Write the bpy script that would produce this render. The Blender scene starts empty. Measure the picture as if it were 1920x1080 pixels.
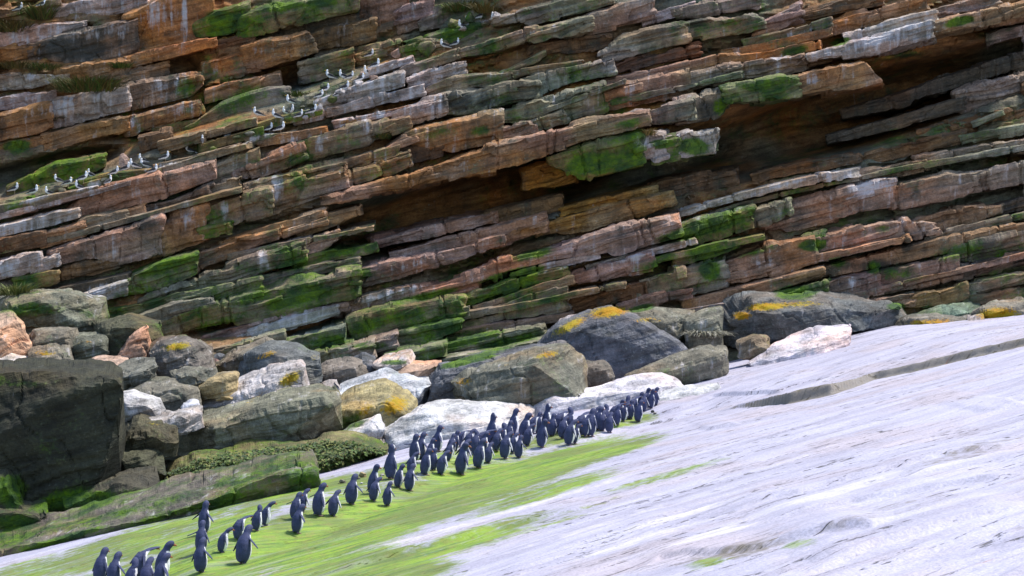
import bpy, math, random
import numpy as np
from mathutils import Vector, Matrix

random.seed(7)
rng = np.random.default_rng(11)
scene = bpy.context.scene
COL = scene.collection

# ------------------------------------------------------------------ camera
FPX = 3500.0                       # focal length in pixels of the 1920 px wide photograph
PITCH = math.radians(3.0)
CAMZ = 6.0
cam_d = bpy.data.cameras.new('camera')
cam = bpy.data.objects.new('camera', cam_d)
COL.objects.link(cam)
cam_d.sensor_width = 36.0
cam_d.lens = 36.0 * FPX / 1920.0
cam_d.clip_start = 0.5
cam_d.clip_end = 500.0
cam.location = (0, 0, CAMZ)
cam.rotation_euler = (math.radians(90) - PITCH, 0, 0)
scene.camera = cam

# ------------------------------------------------------------------ sky and sun
SUN_EL, SUN_AZ = math.radians(60), math.radians(58)     # azimuth clockwise from +Y
world = bpy.data.worlds.new('World')
scene.world = world
world.use_nodes = True
wn = world.node_tree
bg = wn.nodes['Background']
sky = wn.nodes.new('ShaderNodeTexSky')
sky.sky_type = 'NISHITA'
sky.sun_disc = False
sky.sun_elevation = SUN_EL
sky.sun_rotation = SUN_AZ
sky.air_density = 1.0
sky.dust_density = 1.0
sky.ozone_density = 1.0
wn.links.new(sky.outputs[0], bg.inputs[0])
bg.inputs[1].default_value = 0.132
sun_d = bpy.data.lights.new('sun', 'SUN')
sun_d.energy = 3.0
sun_d.angle = math.radians(9)
sun_d.color = (1.0, 0.95, 0.88)
sun = bpy.data.objects.new('sun', sun_d)
COL.objects.link(sun)
sdir = Vector((math.sin(SUN_AZ) * math.cos(SUN_EL), math.cos(SUN_AZ) * math.cos(SUN_EL), math.sin(SUN_EL)))
sun.rotation_euler = sdir.to_track_quat('Z', 'Y').to_euler()
sun.location = (0, 20, 40)
scene.view_settings.view_transform = 'Standard'
scene.view_settings.look = 'None'
scene.view_settings.gamma = 1.0
scene.view_settings.exposure = 0.9
scene.render.engine = 'CYCLES'
scene.cycles.max_bounces = 5
scene.cycles.diffuse_bounces = 3
scene.cycles.use_denoising = True

# ------------------------------------------------------------------ frames: view frame (x, up, depth) -> world
CP, SP = math.cos(PITCH), math.sin(PITCH)

def v2w(x, y, d):
    """x right, y up, d depth along the view axis -> world points (n,3)"""
    x, y, d = np.broadcast_arrays(np.asarray(x, float), np.asarray(y, float), np.asarray(d, float))
    return np.stack([x, y * SP + d * CP, CAMZ + y * CP - d * SP], -1)

def w2v(P):
    q = P[..., 2] - CAMZ
    return P[..., 0], P[..., 1] * SP + q * CP, P[..., 1] * CP - q * SP

def px(u, v, d):
    u = np.asarray(u, float); v = np.asarray(v, float); d = np.asarray(d, float)
    return v2w((u - 960) / FPX * d, (540 - v) / FPX * d, d)

def to_px(P):
    x, y, d = w2v(P)
    return 960 + x / d * FPX, 540 - y / d * FPX

# ------------------------------------------------------------------ noise
def _h(ix, iy, iz, seed):
    n = (ix * 374761393 + iy * 668265263 + iz * 1274126177 + seed * 974634777) & 0xFFFFFFFF
    n = ((n ^ (n >> 13)) * 1274126177) & 0xFFFFFFFF
    n = ((n ^ (n >> 15)) * 2246822519) & 0xFFFFFFFF
    return ((n ^ (n >> 16)) & 0xFFFFFF) / float(0x7FFFFF) - 1.0

def vnoise(p, seed=0):
    i = np.floor(p).astype(np.int64)
    f = p - i
    w = f * f * f * (f * (f * 6 - 15) + 10)
    x, y, z = i[..., 0], i[..., 1], i[..., 2]
    def c(a, b, e): return _h(x + a, y + b, z + e, seed)
    wx, wy, wz = w[..., 0], w[..., 1], w[..., 2]
    x00 = c(0,0,0) * (1-wx) + c(1,0,0) * wx
    x10 = c(0,1,0) * (1-wx) + c(1,1,0) * wx
    x01 = c(0,0,1) * (1-wx) + c(1,0,1) * wx
    x11 = c(0,1,1) * (1-wx) + c(1,1,1) * wx
    return (x00 * (1-wy) + x10 * wy) * (1-wz) + (x01 * (1-wy) + x11 * wy) * wz

def fbm(p, oct=4, seed=0, gain=0.5):
    r = 0; a = 1.0; t = 0
    for k in range(oct):
        r = r + a * vnoise(p * (2.03 ** k) + 17.3 * k, seed + k)
        t += a; a *= gain
    return r / t

def sstep(a, b, x):
    t = np.clip((x - a) / (b - a), 0, 1)
    return t * t * (3 - 2 * t)

BED = math.radians(14.5)           # dip of the bedding
def bedframe(P):
    """coordinates along the bedding, in depth and across the bedding"""
    s = P[..., 0] * math.cos(BED) + P[..., 2] * math.sin(BED)
    t = -P[..., 0] * math.sin(BED) + P[..., 2] * math.cos(BED)
    return s, P[..., 1], t

def laminae(P, thick, seed, wob=0.25, sharp=0.18):
    """random stepped relief of thin beds, in [-1,1]"""
    s, y, t = bedframe(P)
    w = fbm(np.stack([s * 0.45, y * 0.45, t * 0.8], -1), 3, seed) * wob
    q = (t + w) / thick
    k = np.floor(q).astype(np.int64); f = q - k
    # each lamina breaks off along its length
    seg = np.floor(s * 0.55 + _h(k, k * 0, k * 0, seed + 3) * 9 + fbm(P * 0.9, 2, seed + 8) * 0.35).astype(np.int64)
    seg2 = np.floor(s * 0.55 + _h(k + 1, k * 0, k * 0, seed + 3) * 9 + fbm(P * 0.9, 2, seed + 8) * 0.35).astype(np.int64)
    a = _h(k, seg, k * 0, seed); b = _h(k + 1, seg2, k * 0, seed)
    m = sstep(1 - sharp, 1.0, f)
    return a * (1 - m) + b * m

# ------------------------------------------------------------------ mesh building
def make_mesh(name, V, F, smooth=False):
    """V (n,3), F (m,4) or (m,3) int"""
    me = bpy.data.meshes.new(name)
    n, (m, k) = len(V), F.shape
    me.vertices.add(n); me.vertices.foreach_set('co', np.asarray(V, np.float32).ravel())
    me.loops.add(m * k); me.loops.foreach_set('vertex_index', F.astype(np.int32).ravel())
    me.polygons.add(m)
    me.polygons.foreach_set('loop_start', np.arange(0, m * k, k, dtype=np.int32))
    me.polygons.foreach_set('use_smooth', np.full(m, smooth))
    me.update(calc_edges=True)
    return me

def set_col(me, name, arr):
    at = me.attributes.new(name, 'FLOAT_COLOR', 'POINT')
    at.data.foreach_set('color', np.asarray(arr, np.float32).ravel())

def link(name, me, mat, parent=None, **props):
    o = bpy.data.objects.new(name, me)
    COL.objects.link(o)
    if mat is not None and me is not None and not me.materials:
        me.materials.append(mat)
    if parent is not None:
        o.parent = parent
    for k, v in props.items():
        o[k] = v
    return o

def grid_faces(ns, nj, wrap):
    i = np.arange(ns - 1)[:, None]; j = np.arange(nj if wrap else nj - 1)[None, :]
    j2 = (j + 1) % nj
    a = i * nj + j; b = (i + 1) * nj + j; c = (i + 1) * nj + j2; d = i * nj + j2
    return np.stack([a, b, c, d], -1).reshape(-1, 4)

def grid_normals(G, wrap):
    ds = np.gradient(G, axis=0)
    if wrap:
        dj = (np.roll(G, -1, 1) - np.roll(G, 1, 1)) * 0.5
    else:
        dj = np.gradient(G, axis=1)
    n = np.cross(ds, dj)
    l = np.linalg.norm(n, axis=-1, keepdims=True)
    return n / np.maximum(l, 1e-9)

# ------------------------------------------------------------------ pigment patches (traced where they grow)
# kind: 0 moss, 1 pale guano / bleached, 2 dark water stain, 3 yellow lichen
PATCH = []
def patch(kind, u, v, ru, rv, s=1.0, ang=-14):
    PATCH.append((kind, u, v, ru, rv, s, math.radians(ang)))

def patches_at(U, V):
    M = np.zeros(U.shape + (4,))
    for k, u, v, ru, rv, s, a in PATCH:
        dx, dy = U - u, V - v
        if (np.abs(dx).min() > ru * 1.6 + rv) or (np.abs(dy).min() > ru * 0.5 + rv * 1.8):
            continue
        p = (dx * math.cos(a) + dy * math.sin(a)) / ru
        q = (-dx * math.sin(a) + dy * math.cos(a)) / rv
        r = np.sqrt(p * p + q * q)
        M[..., k] = np.maximum(M[..., k], s * (1 - sstep(0.1, 1.6, r)))
    return M

# pigment families: (albedo rgb, moss, pale, dark stain, yellow lichen)
PIG = {
 'O':  ((.37,.17,.065), .16,.24,.18,.05),
 'OB': ((.28,.14,.06), .28,.2,.22,.04),
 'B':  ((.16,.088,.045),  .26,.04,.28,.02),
 'K':  ((.085,.062,.042),.12,.00,.30,.00),
 'P':  ((.31,.185,.158), .20,.28,.22,.02),
 'G':  ((.18,.172,.125),  .44,.22,.30,.06),
 'T':  ((.155,.19,.155),  .46,.24,.28,.04),
 'W':  ((.44,.39,.37),   .12,.55,.12,.04),
 'S':  ((.105,.112,.12), .10,.28,.45,.02),
 'S2': ((.27,.17,.095),  .34,.36,.40,.02),
 'M':  ((.17,.15,.07),   .66,.15,.20,.05),
 'Y':  ((.33,.175,.035), .20,.05,.25,.10),
 'PK': ((.50,.33,.255),   .02,.25,.04,.02),
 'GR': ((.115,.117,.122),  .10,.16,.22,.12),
 'D':  ((.075,.072,.045),.38,.02,.35,.00),
 'TN': ((.36,.28,.16),   .20,.30,.05,.30),
 'GB': ((.165,.152,.118),  .34,.30,.28,.10),
 'DD': ((.034,.036,.022), .20,.00,.20,.00),
 'WW': ((.53,.51,.52),   .03,.60,.02,.00),
}

def wall_tint(P):
    a = fbm(P * np.array([.22, .1, .5]) + 3, 3, 71); b = fbm(P * np.array([.3, .1, .7]) + 8, 3, 73); c = fbm(P * .8 + 5, 3, 77)
    k = sstep(-.25, .25, a)[:, None]; q = sstep(0.0, .35, b)[:, None]; z = sstep(.0, .4, c)[:, None]
    t = np.array((.33, .155, .065)) * (1 - k) + np.array((.19, .19, .12)) * k
    t = t * (1 - q) + np.array((.30, .19, .165)) * q
    U, Vp = to_px(P)                                               # iron-rich upper left, ochre middle, rosy right
    w1 = (1 - sstep(380, 760, U + .9 * Vp))[:, None] * .7
    t = t * (1 - w1) + np.array((.35, .165, .07)) * w1
    w2 = np.exp(-((U - 960) / 330) ** 2 - ((Vp - 380 + .2 * (U - 960)) / 60) ** 2)[:, None] * .55
    t = t * (1 - w2) + np.array((.28, .15, .04)) * w2
    w3 = (sstep(1250, 1500, U) * (1 - sstep(60, 120, np.abs(Vp - 430))))[:, None] * .5
    t = t * (1 - w3) + np.array((.36, .19, .125)) * w3
    return t * (1 - z * .45) + np.array((.33, .30, .27)) * z * .45

def loft(rows, D, dep, seed, pig, lump=.08, lam=.06, lam_t=.16, fine=.018, chop=4, chop_k=(.80,.97),
         endp=7.0, step=3.2, round_it=3, back_rise=.04, D1=None, jitter=.12, joints=0.0, own=1.0, jamp=.06, chop_z=.15, chop_zs=1.0, mossk=1.0, darkk=0.0, refit=False):
    """closed rock: rows of traced edges from the upper back to the lower front, each (points, depth offset in m)"""
    r = np.random.default_rng(seed)
    D1 = D if D1 is None else D1
    us = [p[0] for pts, _ in rows for p in pts]; vs = [p[1] for pts, _ in rows for p in pts]
    wpx, hpx = max(us) - min(us), max(vs) - min(vs)
    ns = int(np.clip(wpx / step, 12, 270))
    if endp > 9:                                                   # broken square ends: a few close rings, then even spacing
        q = np.array([0, .2, 1.0, 2.6]) / wpx
        S = np.concatenate([q, np.linspace(5.0 / wpx, 1 - 5.0 / wpx, max(6, ns - 8)), 1 - q[::-1]]); ns = len(S)
    else:
        lin = np.linspace(0, 1, ns); cs = (1 - np.cos(lin * math.pi)) / 2
        S = lin * .72 + cs * .28
    Dd = D + (D1 - D) * S
    W = []
    for pts, off in rows:
        pts = np.array(pts, float)
        uu = pts[0, 0] + (pts[-1, 0] - pts[0, 0]) * S
        order = np.argsort(pts[:, 0])
        vv = np.interp(uu, pts[order, 0], pts[order, 1])
        k = max(3, ns // 14) | 1                                   # soften the traced corners
        pad = np.pad(vv, k // 2, mode='edge')
        vv = np.convolve(pad, np.ones(k) / k, 'valid')
        W.append(px(uu, vv, Dd + off))
    sc = np.array([1 + dep / D, 1, 1])
    up = W[0] * sc + np.array([0, dep, back_rise * dep])
    dn = W[-1] * sc + np.array([0, dep, 0.0])
    ring = [up] + W + [dn]
    nb = 3
    cols = []
    for a in range(len(ring)):
        A, B = ring[a], ring[(a + 1) % len(ring)]
        if a == len(ring) - 1: n = nb
        elif a in (0, len(ring) - 2): n = 5
        else:
            hp = np.abs(to_px(A)[1] - to_px(B)[1]).max()
            n = int(np.clip(hp / (step * .85), 3, 46))
        for j in range(n):
            f = j / n
            if a == 0: f = 1 - (1 - f) ** 2.2                     # crowd vertices towards the visible edge
            if a == len(ring) - 2: f = f ** 2.2
            cols.append(A * (1 - f) + B * f)
    G = np.stack(cols, 1)                                          # (ns, nj, 3)
    for _ in range(round_it):
        G = G * .5 + (np.roll(G, 1, 1) + np.roll(G, -1, 1)) * .25
    # close the ends
    cen = G.mean(1, keepdims=True)
    if endp > 9:
        e = np.ones(ns); e[:4] = (.02, .90, .97, .995); e[-4:] = e[:4][::-1]
    else:
        e = (1 - np.abs(2 * S - 1) ** endp) ** (1 / endp)
        e[0] = e[-1] = 0.02
    e = np.maximum(e, .02)[:, None, None]
    G = cen + (G - cen) * e
    # break off corners along flat planes
    c = G.reshape(-1, 3).mean(0); lo0, hi0 = G.reshape(-1, 3).min(0), G.reshape(-1, 3).max(0)
    for _ in range(chop):
        n = r.normal(size=3); n[1] = -abs(n[1]) - .25; n[2] = n[2] * chop_zs + chop_z
        n[0] *= 1.0
        n /= np.linalg.norm(n)
        dd = (G - c) @ n
        lim = dd.max() * r.uniform(*chop_k)
        G = G - np.maximum(dd - lim, 0)[..., None] * n
    if refit:                                                      # keep the traced outline after the corners are gone
        a0, a1, b0, b1 = lo0, hi0, G.reshape(-1, 3).min(0), G.reshape(-1, 3).max(0)
        G = a0 + (G - b0) / (b1 - b0) * (a1 - a0)
        cen = G.mean(1, keepdims=True)
    N = grid_normals(G, True)
    if ((G - cen) * N).sum() < 0: N = -N
    o = r.uniform(-40, 40, 3)
    amp = np.clip(e[..., 0] * 1.3, 0, 1)
    d = fbm(G * 1.15 + o, 3, seed) * lump * 1.6
    d += laminae(G + np.array([0, 0, r.uniform(0, 3)]), lam_t * r.uniform(.75, 1.35), seed + 5) * lam
    d += fbm(G * 5.5 + o, 3, seed + 2, .6) * fine * 1.8
    # joints across the bed: each joint-bounded piece stands a little further out or in
    if joints > 0:
        sm, ym, tm = bedframe(G)
        wj = sm + .10 * fbm(G * 2.0 + o, 2, seed + 12) + tm * r.uniform(-.25, .25)
        L = float(sm.max() - sm.min())
        cuts = np.sort(r.uniform(sm.min() + .15, max(sm.max() - .15, sm.min() + .2), int(max(0, L / joints + r.uniform(-.5, .5))) if L > .6 else 0))
        lev = r.uniform(-1, 1, len(cuts) + 1)
        if len(cuts):
            d += lev[np.searchsorted(cuts, wj)] * jamp
            dist = np.min(np.abs(wj[..., None] - cuts), -1)
            d -= (1 - sstep(.012, .05, dist)) * .07
    cr = np.abs(fbm(G * np.array([1.0, 1.0, .45]) * .9 + o, 3, seed + 9))
    d -= (1 - sstep(0, .035, cr)) * fine * 2.2                     # thin cracks
    G = G + N * (d * amp)[..., None]
    V = G.reshape(-1, 3)
    F = grid_faces(ns, G.shape[1], True)
    if ((G - cen) * grid_normals(G, True)).sum() < 0: F = F[:, ::-1]
    U, Vp = to_px(G)
    M = patches_at(U, Vp).reshape(-1, 4)
    base, m0, m1, m2, m3 = PIG[pig]
    j = 1 + r.uniform(-jitter, jitter, 3) * .5 + r.uniform(-jitter, jitter)
    T = np.ones((len(V), 4)); T[:, :3] = np.array(base) * j
    if own < 1:                                                    # the beds share broad bands of colour
        T[:, :3] = T[:, :3] * own + wall_tint(V) * (1 - own)
    M = np.maximum(M, np.array([m0 * mossk, m1, m2 + darkk, m3])[None])
    return V, F, T, M

def rock(name, rows, D, dep, seed, pig, mat, parent=None, smooth=False, **kw):
    props = {k: kw.pop(k) for k in ('label', 'category', 'group', 'kind') if k in kw}
    V, F, T, M = loft(rows, D, dep, seed, pig, **kw)
    org = V.mean(0); org[2] = V[:, 2].min()
    me = make_mesh(name, V - org, F, smooth)
    set_col(me, 'tint', T); set_col(me, 'mask', M)
    o = link(name, me, mat, parent, **props)
    o.location = org
    return o

# ------------------------------------------------------------------ node helper
class NT:
    def __init__(self, name):
        self.mat = bpy.data.materials.new(name); self.mat.use_nodes = True
        self.t = self.mat.node_tree; self.n = self.t.nodes; self.l = self.t.links
        self.bsdf = self.n['Principled BSDF']
    def node(self, typ, ins=None, **kw):
        nd = self.n.new(typ)
        for k, v in kw.items(): setattr(nd, k, v)
        for k, v in (ins or {}).items(): self.put(nd.inputs[k], v)
        return nd
    def put(self, sock, v):
        if isinstance(v, bpy.types.NodeSocket): self.l.new(v, sock)
        else: sock.default_value = v
    def math(self, op, a, b=0.0, c=None, clamp=False):
        nd = self.node('ShaderNodeMath', {0: a, 1: b}, operation=op, use_clamp=clamp)
        if c is not None: self.put(nd.inputs[2], c)
        return nd.outputs[0]
    def noise(self, vec, scale, detail=4.0, rough=.55, dist=0.0):
        return self.node('ShaderNodeTexNoise', {'Vector': vec, 'Scale': scale, 'Detail': detail, 'Roughness': rough, 'Distortion': dist}).outputs['Fac']
    def remap(self, x, a, b, c=0.0, d=1.0, smooth=True):
        nd = self.node('ShaderNodeMapRange', {0: x, 1: a, 2: b, 3: c, 4: d})
        nd.interpolation_type = 'SMOOTHSTEP' if smooth else 'LINEAR'
        return nd.outputs[0]
    def mix(self, f, a, b, blend='MIX'):
        nd = self.node('ShaderNodeMix', data_type='RGBA', blend_type=blend)
        self.put(nd.inputs[0], f); self.put(nd.inputs[6], a); self.put(nd.inputs[7], b)
        return nd.outputs[2]
    def comb(self, x, y, z):
        return self.node('ShaderNodeCombineXYZ', {0: x, 1: y, 2: z}).outputs[0]
    def attr(self, name):
        return self.node('ShaderNodeAttribute', attribute_name=name, attribute_type='GEOMETRY')

def C(r, g, b): return (r, g, b, 1.0)

def frame_coords(m, ang):
    geo = m.node('ShaderNodeNewGeometry')
    pos = geo.outputs['Position']
    xyz = m.node('ShaderNodeSeparateXYZ', {0: pos})
    x, y, z = xyz.outputs
    ca, sa = math.cos(ang), math.sin(ang)
    s = m.math('ADD', m.math('MULTIPLY', x, ca), m.math('MULTIPLY', z, sa))
    t = m.math('SUBTRACT', m.math('MULTIPLY', z, ca), m.math('MULTIPLY', x, sa))
    return pos, x, y, z, s, t

def rock_material():
    m = NT('bedded_rock')
    pos, x, y, z, s, t = frame_coords(m, BED)
    lamv = m.comb(m.math('MULTIPLY', s, .35), m.math('MULTIPLY', y, .35), m.math('MULTIPLY', t, 3.6))
    strv = m.comb(m.math('MULTIPLY', x, 3.0), m.math('MULTIPLY', y, 1.2), m.math('MULTIPLY', z, .42))
    nlam = m.noise(lamv, 2.0, 6, .62)
    nlam2 = m.noise(lamv, 7.0, 3, .6)
    nbig = m.noise(pos, .42, 3)
    nmed = m.noise(pos, 2.1, 7, .66)
    nmed2 = m.noise(m.node('ShaderNodeVectorMath', {0: pos, 1: (31.0, 7.0, 13.0)}).outputs[0], 1.3, 6, .65)
    nfine = m.noise(pos, 17.0, 4, .6)
    nmic = m.noise(pos, 55.0, 3, .6)
    nstr = m.noise(strv, 1.5, 5, .6)
    nstr2 = m.noise(m.node('ShaderNodeVectorMath', {0: strv, 1: (11.0, 3.0, 5.0)}).outputs[0], 2.3, 5, .6)
    tint = m.attr('tint').outputs['Color']
    msk = m.attr('mask')
    sep = m.node('ShaderNodeSeparateColor', {0: msk.outputs['Color']})
    moss, pale, dark = sep.outputs
    yel = msk.outputs['Alpha']
    g = m.math('MULTIPLY', m.remap(nmed, .25, .75, .40, 1.60, False), m.remap(nlam, .28, .72, .42, 1.55, False))
    g = m.math('MULTIPLY', g, m.math('MULTIPLY', m.remap(nfine, .3, .7, .74, 1.26, False), m.remap(nmic, .3, .7, .80, 1.20, False)))
    col = m.mix(1.0, tint, m.node('ShaderNodeCombineColor', {0: g, 1: g, 2: g}).outputs[0], 'MULTIPLY')
    lumt = m.math('MULTIPLY', m.node('ShaderNodeRGBToBW', {0: tint}).outputs[0], 7.0, clamp=True)
    # rust and grey bands
    col = m.mix(m.math('MULTIPLY', m.remap(nbig, .50, .66), .38), col, m.mix(1.0, col, C(1.55, .95, .55), 'MULTIPLY'))
    col = m.mix(m.math('MULTIPLY', m.math('MULTIPLY', m.remap(nmed2, .52, .66), .42), lumt), col, m.mix(m.remap(nlam2, .35, .65), C(.17,.17,.145), C(.07,.075,.06)))
    # pale crustose lichen specks
    sp = m.math('MULTIPLY', m.remap(nfine, .60, .70), m.remap(nmed2, .44, .60))
    col = m.mix(m.math('MULTIPLY', m.math('MULTIPLY', sp, .55), lumt), col, C(.40, .42, .38))
    # water stains running down
    f = m.remap(m.math('ADD', m.math('MULTIPLY', dark, .55), m.math('ADD', m.math('MULTIPLY', nstr, .65), m.math('MULTIPLY', nmed2, .45))), .70, .98)
    col = m.mix(m.math('MULTIPLY', f, .75), col, C(.026, .030, .026))
    # guano and bleached rock
    f = m.remap(m.math('ADD', m.math('MULTIPLY', pale, .29), m.math('ADD', m.math('MULTIPLY', nstr2, .75), m.math('MULTIPLY', nmed, .45))), .74, .96)
    col = m.mix(m.math('MULTIPLY', f, .86), col, m.mix(nmed2, C(.66,.62,.64), C(.48,.47,.47)))
    # yellow lichen
    f = m.remap(m.math('ADD', m.math('MULTIPLY', yel, .50), m.math('ADD', m.math('MULTIPLY', nmed, .5), m.math('MULTIPLY', nfine, .75))), .90, 1.14)
    col = m.mix(m.math('MULTIPLY', f, .92), col, m.mix(m.remap(nmed2, .35, .65), C(.42,.20,.012), C(.34,.27,.02)))
    # moss and algae
    f = m.remap(m.math('ADD', m.math('MULTIPLY', moss, .56), m.math('ADD', m.math('MULTIPLY', nbig, .45), m.math('ADD', m.math('MULTIPLY', nmed2, .75), m.math('MULTIPLY', nfine, .35)))), .98, 1.24)
    mc = m.mix(m.remap(nmed, .36, .70), C(.014,.048,.012), C(.085,.165,.010))
    mc = m.mix(m.remap(nfine, .35, .7), mc, m.mix(1.0, mc, C(1.5, 1.35, .9), 'MULTIPLY'))
    col = m.mix(m.math('MULTIPLY', f, .93), col, mc)
    col = m.node('ShaderNodeHueSaturation', {'Saturation': 1.06, 'Value': 1.0, 'Color': col}).outputs[0]
    m.put(m.bsdf.inputs['Base Color'], col)
    m.put(m.bsdf.inputs['Roughness'], m.remap(nmed, .3, .7, .72, .95))
    m.put(m.bsdf.inputs['Specular IOR Level'], .3)
    hgt = m.math('ADD', m.math('MULTIPLY', nlam, 1.0), m.math('ADD', m.math('MULTIPLY', nmed, .8), m.math('ADD', m.math('MULTIPLY', nfine, .30), m.math('MULTIPLY', nmic, .10))))
    bp = m.node('ShaderNodeBump', {'Height': hgt, 'Strength': .85, 'Distance': .11})
    m.put(m.bsdf.inputs['Normal'], bp.outputs[0])
    return m.mat

ROCK = rock_material()
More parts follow.
